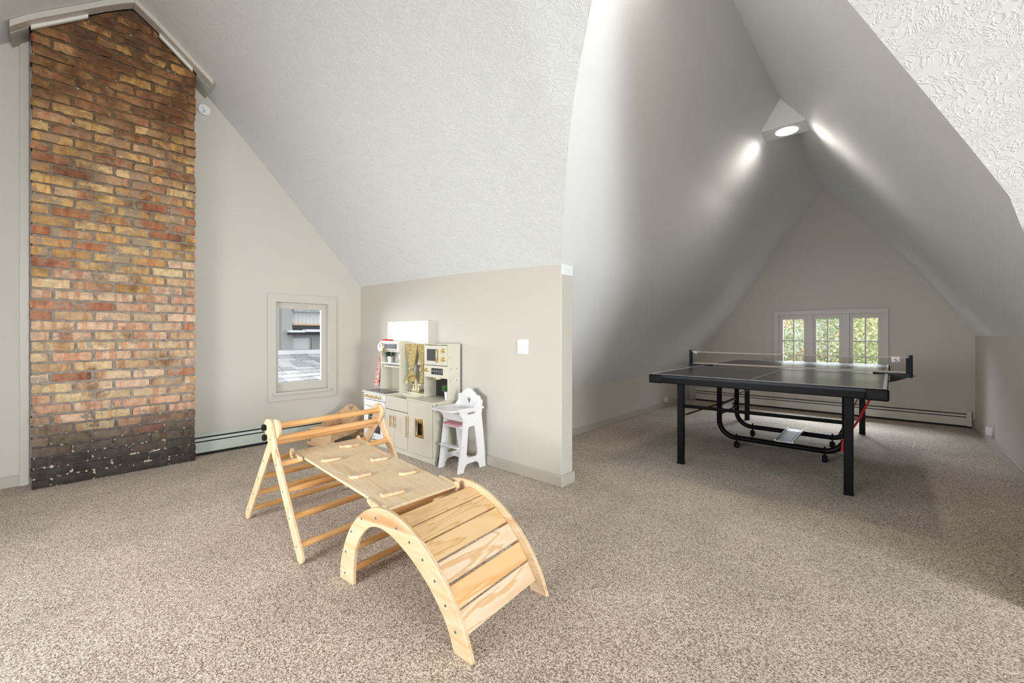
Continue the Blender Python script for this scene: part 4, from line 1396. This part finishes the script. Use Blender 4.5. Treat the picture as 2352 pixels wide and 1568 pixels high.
# oven unit
ov = obj('control_panel', MB().box(KL + .012, -3.607, KF, KF + .012, .446, CT - .013), M['white'], kt, bevel=.002)
for i in range(4):
    x = -3.942 + i * .083
    obj('knob', MB().lathe([(.020, 0), (.020, -.004), (.013, -.007), (.012, -.014), (.017, -.018), (.015, -.026), (.006, -.028)], (x, KF, .483), 16, 'y').box(x - .004, x + .004, KF - .034, KF - .024, .470, .497), M['palegold'], ov)
od = obj('oven_door', MB().prism([(KL + .016, .06), (-3.611, .06), (-3.611, .441), (KL + .016, .441)], KF - .003, KF + .010, 'xz', [[(-3.93, .12), (-3.69, .12), (-3.69, .335), (-3.93, .335)]]), M['white'], kt, bevel=.0015)
obj('oven_glass', MB().box(-3.93, -3.69, KF + .003, KF + .006, .12, .335), M['darkglass'], od, smooth=0)
obj('oven_rack', MB().box(-3.92, -3.70, KF + .001, KF + .003, .20, .206).box(-3.92, -3.70, KF + .001, KF + .003, .27, .274), M['chrome'], od, smooth=0)
obj('oven_handle', MB().tube([(-3.965, KF - .022, .391), (-3.74, KF - .022, .389)], .006, 10).tube([(-3.95, KF - .022, .391), (-3.95, KF, .391)], .004, 8).tube([(-3.755, KF - .022, .391), (-3.755, KF, .391)], .004, 8), M['palegold'], od)
obj('badge', MB().box(-3.83, -3.79, KF - .0045, KF - .003, .083, .089), M['cooktop'], od, smooth=0)
ck = obj('cooktop', MB().box(-3.985, -3.625, KF + .005, KF + .165, CT, CT + .008), M['cooktop'], kt, bevel=.002)
for cx, cy in ((-3.90, KF + .055), (-3.72, KF + .055), (-3.90, KF + .12), (-3.72, KF + .12)):
    obj('burner_ring', MB().tube([(cx + .028 * cos(a), cy + .022 * sin(a), CT + .0085) for a in [2 * pi * i / 20 for i in range(21)]], .0008, 4), M['greytrim'], ck)
# sink unit
obj('apron_front', MB().box(-3.598, -3.228, KF - .002, KF + .012, .392, CT - .013), M['creamfront'], kt, bevel=.002)
for x0, x1, hx in ((-3.598, -3.447, -3.475), (-3.443, -3.228, -3.412)):
    d_ = obj('door', MB().box(x0, x1, KF - .002, KF + .010, .052, .386), M['creamfront'], kt, bevel=.002)
    obj('handle', MB().tube([(hx, KF - .026, .236), (hx, KF - .026, .347)], .0055, 10).tube([(hx, KF - .026, .262), (hx, KF, .262)], .004, 8).tube([(hx, KF - .026, .322), (hx, KF, .322)], .004, 8), M['gold'], d_)
# fridge unit
fd = obj('fridge_door', MB().prism([(-3.222, .052), (KR - .006, .052), (KR - .006, CT - .014), (-3.222, CT - .014)], KF - .002, KF + .010, 'xz', [[(-3.085, .215), (-2.992, .215), (-2.992, .325), (-3.085, .325)]]), M['creamfront'], kt, bevel=.0015)
obj('handle', MB().tube([(-3.206, KF - .028, .178), (-3.206, KF - .028, .370)], .0055, 10).tube([(-3.206, KF - .028, .212), (-3.206, KF, .212)], .004, 8).tube([(-3.206, KF - .028, .335), (-3.206, KF, .335)], .004, 8), M['gold'], fd)
ic = obj('ice_dispenser', MB().prism([(-3.100, .200), (-2.978, .200), (-2.978, .364), (-3.100, .364)], KF - .008, KF - .001, 'xz', [[(-3.082, .222), (-3.082, .318), (-3.074, .326), (-3.004, .326), (-2.996, .318), (-2.996, .222)][::-1]]), M['gold'], fd, bevel=.0015)
obj('dispenser_back', MB().box(-3.086, -2.990, KF + .030, KF + .034, .212, .33), plain('dark_brass', (.10, .055, .02), .4, .6), fd, smooth=0)
for k in range(3):
    x = -3.073 + k * .033
    obj('button', MB().box(x - .010, x + .010, KF - .0105, KF - .008, .336, .355), M['palegold'], ic, bevel=.001, local=False)
# left tower: hood, shelf, towel rail
TF = 2.30
L0, L1, LT = -3.955, -3.600, 1.026
obj('tower_side', MB().box(L0, L0 + .010, TF, KB, CT, LT), M['cream'], kt, bevel=.0015)
tsr = obj('tower_side', MB().box(L1 - .002, L1 + .010, TF, KB, CT, LT), M['cream'], kt, bevel=.0015)
for y, z_ in ((TF + .02, .78), (TF + .09, .78)):
    obj('screw', MB().lathe([(.004, 0), (.003, .001)], (L1 + .010, y, z_), 8, 'x'), M['blackplastic'], tsr)
obj('tower_top', MB().box(L0, L1 + .010, TF - .004, KB, LT - .004, LT + .008), M['cream'], kt, bevel=.0015)
obj('tower_back', MB().box(L0 + .010, L1 - .002, KB - .008, KB, CT, LT - .004), M['creamfront'], kt, smooth=0)
hd = obj('hood', MB().box(L0 + .002, L1 + .002, TF - .012, TF + .004, .925, LT - .004), M['cream'], kt, bevel=.002)
obj('hood_mirror', MB().box(L0 + .10, L1 - .03, TF - .0145, TF - .012, .955, 1.005), M['darkglass'], hd, bevel=.001)
obj('hood_slot', MB().box(L0 + .12, L1 - .03, TF - .0145, TF - .012, .938, .943), M['black'], hd, smooth=0)
clk = obj('clock', MB().lathe([(.048, 0), (.050, -.010), (.044, -.022), (.040, -.022)], (L0 + .045, TF - .012, .968), 30, 'y'), M['palegold'], kt)
obj('clock_face', MB().lathe([(.038, 0), (.038, -.002)], (L0 + .045, TF - .033, .968), 26, 'y'), M['offwhite'], clk, smooth=0)
obj('clock_hand', MB().box(L0 + .043, L0 + .047, TF - .038, TF - .0352, .966, .995).box(L0 + .035, L0 + .056, TF - .038, TF - .0352, .988, .993), M['blackplastic'], clk, smooth=0)
obj('hood_knob', MB().lathe([(.008, 0), (.008, -.014), (.017, -.016), (.017, -.030), (.008, -.032)], (L0 + .10, TF - .012, .938), 16, 'y'), M['gold'], kt)
obj('shelf', MB().box(L0 + .010, L1 - .002, TF + .002, KB - .01, .800, .812), M['white'], kt, bevel=.0015)
obj('towel_rail', MB().tube([(L0 + .05, TF + .015, .772), (L1 - .002, TF + .015, .772)], .006, 10), M['gold'], kt)
# right tower: microwave, coffee panel, niche with blackboard
R0, R1, RT = -3.190, -2.845, 1.012
obj('tower_side', MB().box(R0, R0 + .010, TF, KB, CT, RT), M['cream'], kt, bevel=.0015)
tsr = obj('tower_side', MB().box(R1 - .010, R1, TF, KB, CT, RT), M['cream'], kt, bevel=.0015)
for y, z_ in ((TF + .015, .90), (TF + .03, .80), (TF + .10, .80), (TF + .03, .695), (TF + .10, .695)):
    obj('screw', MB().lathe([(.004, 0), (.003, .001)], (R1, y, z_), 8, 'x'), M['blackplastic'], tsr)
obj('tower_top', MB().box(R0 - .002, R1 + .002, TF - .004, KB, RT - .004, RT + .006), M['cream'], kt, bevel=.0015)
mw = obj('microwave_door', MB().prism([(R0 + .012, .826), (R1 - .075, .826), (R1 - .075, RT - .010), (R0 + .012, RT - .010)], TF - .008, TF + .004, 'xz', [[(R0 + .045, .862), (R0 + .205, .862), (R0 + .205, .968), (R0 + .045, .968)]]), M['cream'], kt, bevel=.0015)
obj('microwave_glass', MB().box(R0 + .045, R0 + .205, TF - .002, TF + .001, .862, .968), M['darkglass'], mw, smooth=0)
obj('microwave_handle', MB().box(R0 + .212, R0 + .224, TF - .034, TF - .024, .850, .966).box(R0 + .214, R0 + .222, TF - .026, TF - .008, .868, .876).box(R0 + .214, R0 + .222, TF - .026, TF - .008, .938, .946), M['gold'], mw, bevel=.002)
mc = obj('microwave_controls', MB().box(R1 - .073, R1 - .012, TF - .008, TF + .004, .826, RT - .010), M['cream'], kt, bevel=.0015)
for z_ in (.958, .882):
    obj('knob', MB().lathe([(.018, 0), (.018, -.004), (.013, -.008), (.016, -.018), (.015, -.026), (.006, -.028)], (R1 - .046, TF - .008, z_), 18, 'y').box(R1 - .050, R1 - .042, TF - .040, TF - .033, z_ - .014, z_ + .014), M['gold'], mc)
cp = obj('coffee_panel', MB().box(R0 + .010, R1 - .010, TF - .006, TF + .006, .716, .820), M['cream'], kt, bevel=.0015)
obj('knob', MB().lathe([(.017, 0), (.017, -.004), (.012, -.008), (.016, -.018), (.014, -.026)], (R0 + .052, TF - .006, .778), 16, 'y'), M['gold'], cp)
dp_ = obj('display', MB().box(R0 + .118, R0 + .280, TF - .008, TF - .006, .742, .798), M['chalk'], cp, smooth=0)
wm = plain('display_white_print', (.7, .7, .7), .6)
for k in range(4):
    x = R0 + .165 + k * .032
    obj('display_symbol', MB().tube([(x + .009 * cos(a), TF - .0088, .773 + .009 * sin(a)) for a in [2 * pi * i / 14 for i in range(15)]], .0010, 4).box(x - .007, x + .007, TF - .0092, TF - .0082, .753, .7545), wm, dp_, smooth=0)
obj('display_symbol', MB().box(R0 + .124, R0 + .144, TF - .0092, TF - .0082, .770, .775), wm, dp_, smooth=0)
obj('niche_blackboard', MB().box(R0 + .010, R1 - .010, KB - .012, KB - .008, CT, .716), M['chalk'], kt, smooth=0)
obj('niche_roof', MB().box(R0 + .010, R1 - .010, TF, KB - .012, .712, .716), M['cream'], kt, smooth=0)
obj('coffee_spout', MB().lathe([(.050, 0), (.050, -.014), (.045, -.020)], (R0 + .15, TF + .055, .712), 22), M['gold'], kt)
obj('steam_wand', MB().tube([(R1 - .035, TF + .05, .712), (R1 - .035, TF + .05, .63)], .008, 10), M['gold'], kt)
# curtain rod, back ledge and curtains between the towers
obj('curtain_rod', MB().tube([(L1 + .005, TF + .062, 1.004), (R0 + .005, TF + .062, 1.004)], .004, 8), M['gold'], kt)
obj('back_ledge', MB().box(L1 + .008, R0 + .002, KF + .20, KB, CT, CT + .012), M['cream'], kt, bevel=.0015)


def curtain(x0, x1, tie, flip):
    mbx = MB()
    nu, nz_ = 40, 24
    for j in range(nz_ + 1):
        z_ = lerp(1.008, .645, j / nz_)
        t_ = j / nz_
        if t_ < .68:
            wd = lerp(1.0, .20, (t_ / .68) ** 1.3)
        else:
            wd = lerp(.20, .50, ((t_ - .68) / .32) ** .7)
        for i in range(nu + 1):
            s_ = i / nu
            full = lerp(x0, x1, s_)
            x = lerp(tie, full, wd) + (.010 * sin(s_ * 9) * (1 - wd))
            y = TF + .062 + .009 * sin(s_ * 2 * pi * 5 + j * .12) * (1 if t_ < .6 else .8)
            mbx.v.append((x, y, z_ - (.02 * (1 - abs(s_ * 2 - 1)) if t_ > .9 else 0)))
    for j in range(nz_):
        for i in range(nu):
            a = j * (nu + 1) + i
            mbx.f.append((a, a + 1, a + nu + 2, a + nu + 1))
    cu = obj('curtain', mbx, M['curtain'], kt, smooth=70)
    so2 = cu.modifiers.new('thick', 'SOLIDIFY')
    so2.thickness = .0015
    zt2 = lerp(1.008, .645, .68)
    obj('tie_back', MB().tube([(tie - .020, TF + .050, zt2), (tie, TF + .043, zt2 - .003), (tie + .022, TF + .050, zt2)], .004, 8).lathe([(.005, 0), (.012, .003), (.005, .006)], (tie, TF + .040, zt2), 8, 'y'), M['palegold'], cu)


curtain(-3.600, -3.383, -3.49, 1)
curtain(-3.383, -3.265, -3.312, -1)
# faucet
fx, fy = -3.405, KF + .215
fz = CT + .012
fc = obj('faucet', MB().box(fx - .058, fx + .058, fy - .018, fy + .018, fz, fz + .030), M['palegold'], kt, bevel=.004)
pts = [(fx, fy, fz + .03), (fx, fy, fz + .11)] + [(fx - .052 + .052 * cos(a), fy - .015 * (1 - cos(a)), fz + .11 + .052 * sin(a)) for a in [pi * i / 10 for i in range(1, 11)]] + [(fx - .110, fy - .032, fz + .085)]
obj('spout', MB().tube(pts, .0075, 12, rads=[.011] + [.0078] * (len(pts) - 2) + [.011]), M['gold'], fc)
for s_ in (-1, 1):
    x = fx + s_ * .042
    obj('tap', MB().lathe([(.013, 0), (.009, .015), (.011, .035), (.006, .045), (.006, .052)], (x, fy, fz + .03), 12).tube([(x - s_ * .008, fy, fz + .076), (x + s_ * .038, fy, fz + .079)], .0045, 8, rads=[.003, .006]), M['palegold'], fc)

# things standing on / hanging from the kitchen


def potted(label, x, y, z_, r, hgt, leafr, lm, seed, xmax=9):
    t_ = thing('potted_plant', label, 'plant', (x, y, z_), 0, 'toy plants on the play kitchen')
    obj('pot', MB().lathe([(r * .68, 0), (r, hgt), (r * .9, hgt), (r * .85, hgt - .008)], (x, y, z_), 18), M['pot'], t_)
    q_ = random.Random(seed)
    st = MB()
    for k in range(5):
        a = q_.uniform(0, 2 * pi)
        st.tube([(x, y, z_ + hgt - .008), (x + leafr * .4 * cos(a), y + leafr * .4 * sin(a), z_ + hgt + leafr * .9)], .0012, 5)
    obj('stem', st, lm, t_)
    lf = MB()
    for k in range(130):
        d = Vector((q_.gauss(0, 1), q_.gauss(0, 1), q_.gauss(0, .8))).normalized() * leafr * q_.random() ** .5
        p = Vector((x, y, z_ + hgt + leafr * .75)) + d
        e1 = (d.normalized() + Vector((q_.uniform(-.6, .6), q_.uniform(-.6, .6), q_.uniform(-.3, .6)))).normalized()
        e2 = e1.cross(Vector((q_.uniform(-1, 1), q_.uniform(-1, 1), q_.uniform(-1, 1)))).normalized()
        s_ = q_.uniform(.009, .015)
        n_ = e1.cross(e2) * s_ * .25
        if p.x + s_ * 2.2 > xmax:
            continue
        lf.add([p, p + e1 * s_ + e2 * s_ * .45 + n_, p + e1 * s_ * 2, p + e1 * s_ - e2 * s_ * .45 + n_], [(0, 1, 2), (0, 2, 3)])
    obj('leaves', lf, lm, t_, smooth=0, kind='stuff')


potted('dark green plant in white pot on the shelf of the kitchen left tower', -3.855, TF + .05, .812, .027, .062, .029, M['leafd'], 2)
potted('bright green plant in white pot on the worktop below the right tower', -2.886, TF + .018, CT, .021, .074, .026, M['leaf'], 7, R1 - .011)
t = thing('spice_tube', 'slim white and orange printed tube standing at the right end of the tower shelf', 'container', (-3.628, TF + .02, .812))
obj('body', MB().lathe([(.010, 0), (.010, .088)], (-3.628, TF + .022, .812), 14), M['white'], t)
obj('label_band', MB().lathe([(.0104, 0), (.0104, .030)], (-3.628, TF + .022, .822), 14), M['tan'], t)
obj('cap', MB().lathe([(.009, 0), (.009, .012)], (-3.628, TF + .022, .900), 14), M['redc'], t)
# apron / cloth hung over the left tower
t = thing('red_print_apron', 'red and pink printed apron hanging off the left side of the kitchen tower', 'apron', (-4.0, 2.33, 0))
mb = MB()
for j in range(19):
    z_ = lerp(1.03, .555, j / 18)
    w2_ = lerp(.012, .055, min(1, max(0, (j - 4) / 9)))
    for i in range(9):
        s_ = i / 8 - .5
        mb.v.append((L0 - .014 - .05 * (j / 18) ** 1.3 + .010 * sin(i * 1.9 + j * .2) * (j / 18), 2.322 + s_ * 2 * w2_, z_))
for j in range(18):
    for i in range(8):
        a = j * 9 + i
        mb.f.append((a, a + 1, a + 10, a + 9))
o = obj('skirt', mb, M['apron'], t, smooth=70)
o.modifiers.new('t', 'SOLIDIFY').thickness = .002
obj('neck_loop', MB().tube([(L0 - .012, 2.315, .93), (L0 - .004, 2.308, 1.03), (L0 + .03, 2.32, 1.046), (L0 + .10, 2.36, 1.042), (L0 + .07, 2.40, 1.040), (L0 + .0, 2.36, 1.040), (L0 - .014, 2.33, .99), (L0 - .02, 2.325, .86)], .007, 8), M['redc'], t)
# white box panel on the wall behind
t = thing('wall_panel_box', 'shallow white box panel on the wall above the play kitchen', 'panel', (-3.66, VK, .9))
obj('box', MB().box(-4.005, -3.290, 2.420, VK, .80, 1.232), M['wall'], t, bevel=.002)
bf = obj('front_board', MB().box(-4.005, -3.290, 2.412, 2.420, .80, 1.236), M['offwhite'], t, bevel=.002)
for x, z_ in ((-3.985, 1.205), (-3.315, 1.205), (-3.88, 1.232)):
    obj('screw', MB().lathe([(.006, 0), (.005, -.002)], (x, 2.412, z_), 8, 'y'), M['greytrim'], bf)

# ------------------------------------------------------------------ doll high chair
hc = thing('doll_high_chair', 'white wooden doll high chair with pink seat beside the play kitchen', 'doll high chair', (-2.64, 2.28, 0))
side = [(2.136, 0), (2.196, 0), (2.204, .035), (2.222, .056), (2.25, .062), (2.32, .062), (2.345, .055), (2.362, .035), (2.372, 0), (2.438, 0),
        (2.420, .20), (2.398, .38), (2.390, .44), (2.398, .50), (2.402, .555), (2.392, .565), (2.378, .560), (2.350, .54), (2.315, .500), (2.295, .487), (2.154, .487), (2.160, .455), (2.183, .430), (2.193, .40), (2.180, .30), (2.158, .14)]
hole = [(2.243, .340), (2.250, .352), (2.262, .357), (2.300, .357), (2.312, .352), (2.318, .340), (2.347, .130), (2.342, .112), (2.330, .106), (2.242, .106), (2.230, .112), (2.225, .130)]
slot = [(2.240, .454), (2.234, .462), (2.240, .471), (2.318, .471), (2.324, .462), (2.318, .454)]
for x0 in (-2.772, -2.531):
    obj('side_panel', MB().prism(side, x0, x0 + .014, 'yz', [hole, slot]), M['white'], hc, smooth=0)
HX = -2.6445
heart = [(HX + .022 * (sin(a) ** 3), .545 + .0021 * (13 * cos(a) - 5 * cos(2 * a) - 2 * cos(3 * a) - cos(4 * a))) for a in [2 * pi * i / 28 for i in range(28)]]
bp_ = [(-2.757, .38), (-2.532, .38), (-2.532, .490), (-2.512, .490), (-2.508, .580), (-2.522, .594), (-2.555, .600), (-2.590, .626), (-2.625, .645), (-2.664, .645), (-2.699, .626), (-2.734, .600), (-2.767, .594), (-2.781, .580), (-2.777, .490), (-2.757, .490)]
obj('backrest', MB().prism(bp_, 2.360, 2.372, 'xz', [heart]), M['white'], hc, smooth=0)
obj('seat', MB().box(-2.758, -2.531, 2.17, 2.368, .350, .362), M['white'], hc, bevel=.002)
obj('seat_pad', MB().box(-2.752, -2.537, 2.162, 2.364, .362, .376), M['pink'], hc, bevel=.006)
obj('footrest', MB().box(-2.758, -2.531, 2.135, 2.185, .192, .204), M['white'], hc, bevel=.003)
obj('crossbar', MB().box(-2.758, -2.531, 2.30, 2.312, .062, .095), M['white'], hc, bevel=.002)
obj('crossbar', MB().box(-2.758, -2.531, 2.19, 2.202, .40, .455), M['white'], hc, bevel=.002)
ty = obj('tray', MB().prism([(-2.775, 2.30), (-2.775, 2.15), (-2.79, 2.11), (-2.775, 2.075), (-2.73, 2.055), (-2.56, 2.055), (-2.515, 2.075), (-2.50, 2.11), (-2.512, 2.15), (-2.512, 2.30), (-2.535, 2.30), (-2.56, 2.235), (-2.60, 2.21), (-2.69, 2.21), (-2.73, 2.235), (-2.755, 2.30)], .490, .503, 'xy'), M['white'], hc, bevel=.003)
obj('tray_arm', MB().box(-2.517, -2.505, 2.13, 2.405, .487, .505), M['white'], hc, bevel=.002)
obj('tray_arm', MB().box(-2.784, -2.772, 2.13, 2.405, .487, .505), M['white'], hc, bevel=.002)
for y, z_ in ((2.205, .40), (2.345, .395), (2.19, .20), (2.31, .078), (2.155, .010), (2.385, .56)):
    obj('screw', MB().lathe([(.0035, 0), (.003, .001)], (-2.517, y, z_), 8, 'x'), M['greytrim'], hc)

# ------------------------------------------------------------------ doll cradle
CR = R(30)
cr = thing('doll_cradle', 'wooden doll cradle with heart cut-out headboard in the corner left of the kitchen', 'doll cradle', (-4.22, 1.96, 0), CR)
# local: x across, y along (foot at -y)
hw, hl_ = .135, .245
cb = .055


def endboard(y, w_, ztop, arch_, nm, hole_=None):
    p_ = [(-w_ + .02, cb), (w_ - .02, cb), (w_, ztop)]
    n_ = 12
    for i in range(1, n_):
        s_ = i / n_
        p_.append((lerp(w_, -w_, s_), ztop + arch_ * (sin(pi * s_) ** 1.3)))
    p_.append((-w_, ztop))
    return obj(nm, MB().prism(p_, y - .006, y + .006, 'xz', [hole_] if hole_ else ()), M['cradle'], cr, local=True, smooth=0 if hole_ else 30, bevel=0 if hole_ else .002)


endboard(-hl_, hw, .185, .022, 'footboard')
hh = [(.030 * (sin(a) ** 3), .303 + .0019 * (13 * cos(a) - 5 * cos(2 * a) - 2 * cos(3 * a) - cos(4 * a))) for a in [2 * pi * i / 24 for i in range(24)]]
endboard(hl_, hw + .01, .262, .080, 'headboard', hh)
for s_ in (-1, 1):
    prof = [(-hl_ - .006, cb + .01), (hl_, cb + .01), (hl_, .265), (hl_ - .06, .258), (hl_ - .12, .236), (hl_ - .20, .204), (-.10, .190), (-hl_ - .006, .188)]
    x0 = s_ * hw
    mbx = MB()
    n_ = len(prof)
    xi = lambda z_: s_ * lerp(hw - .02, hw + .004, (z_ - cb) / .2)
    vs = [(xi(z_), y, z_) for y, z_ in prof] + [(xi(z_) - s_ * .010, y, z_) for y, z_ in prof]
    fs = [tuple(range(n_)), tuple(range(2 * n_ - 1, n_ - 1, -1))] + [(i, (i + 1) % n_, (i + 1) % n_ + n_, i + n_) for i in range(n_)]
    obj('side_board', mbx.add(vs, fs), M['cradle'], cr, local=True, smooth=0)
obj('bottom', MB().box(-hw + .02, hw - .02, -hl_, hl_, cb + .01, cb + .02), M['cradle'], cr, local=True)
for y in (-hl_ + .02, hl_ - .02):
    p_ = [(-.175, .052), (-.185, .040), (-.17, .022), (-.10, .006), (-.03, 0), (.03, 0), (.10, .006), (.17, .022), (.185, .040), (.175, .052), (.13, .050), (.11, .072), (-.11, .072), (-.13, .050)]
    obj('rocker', MB().prism(p_, y - .008, y + .008, 'xz'), M['cradle'], cr, local=True, bevel=.002)
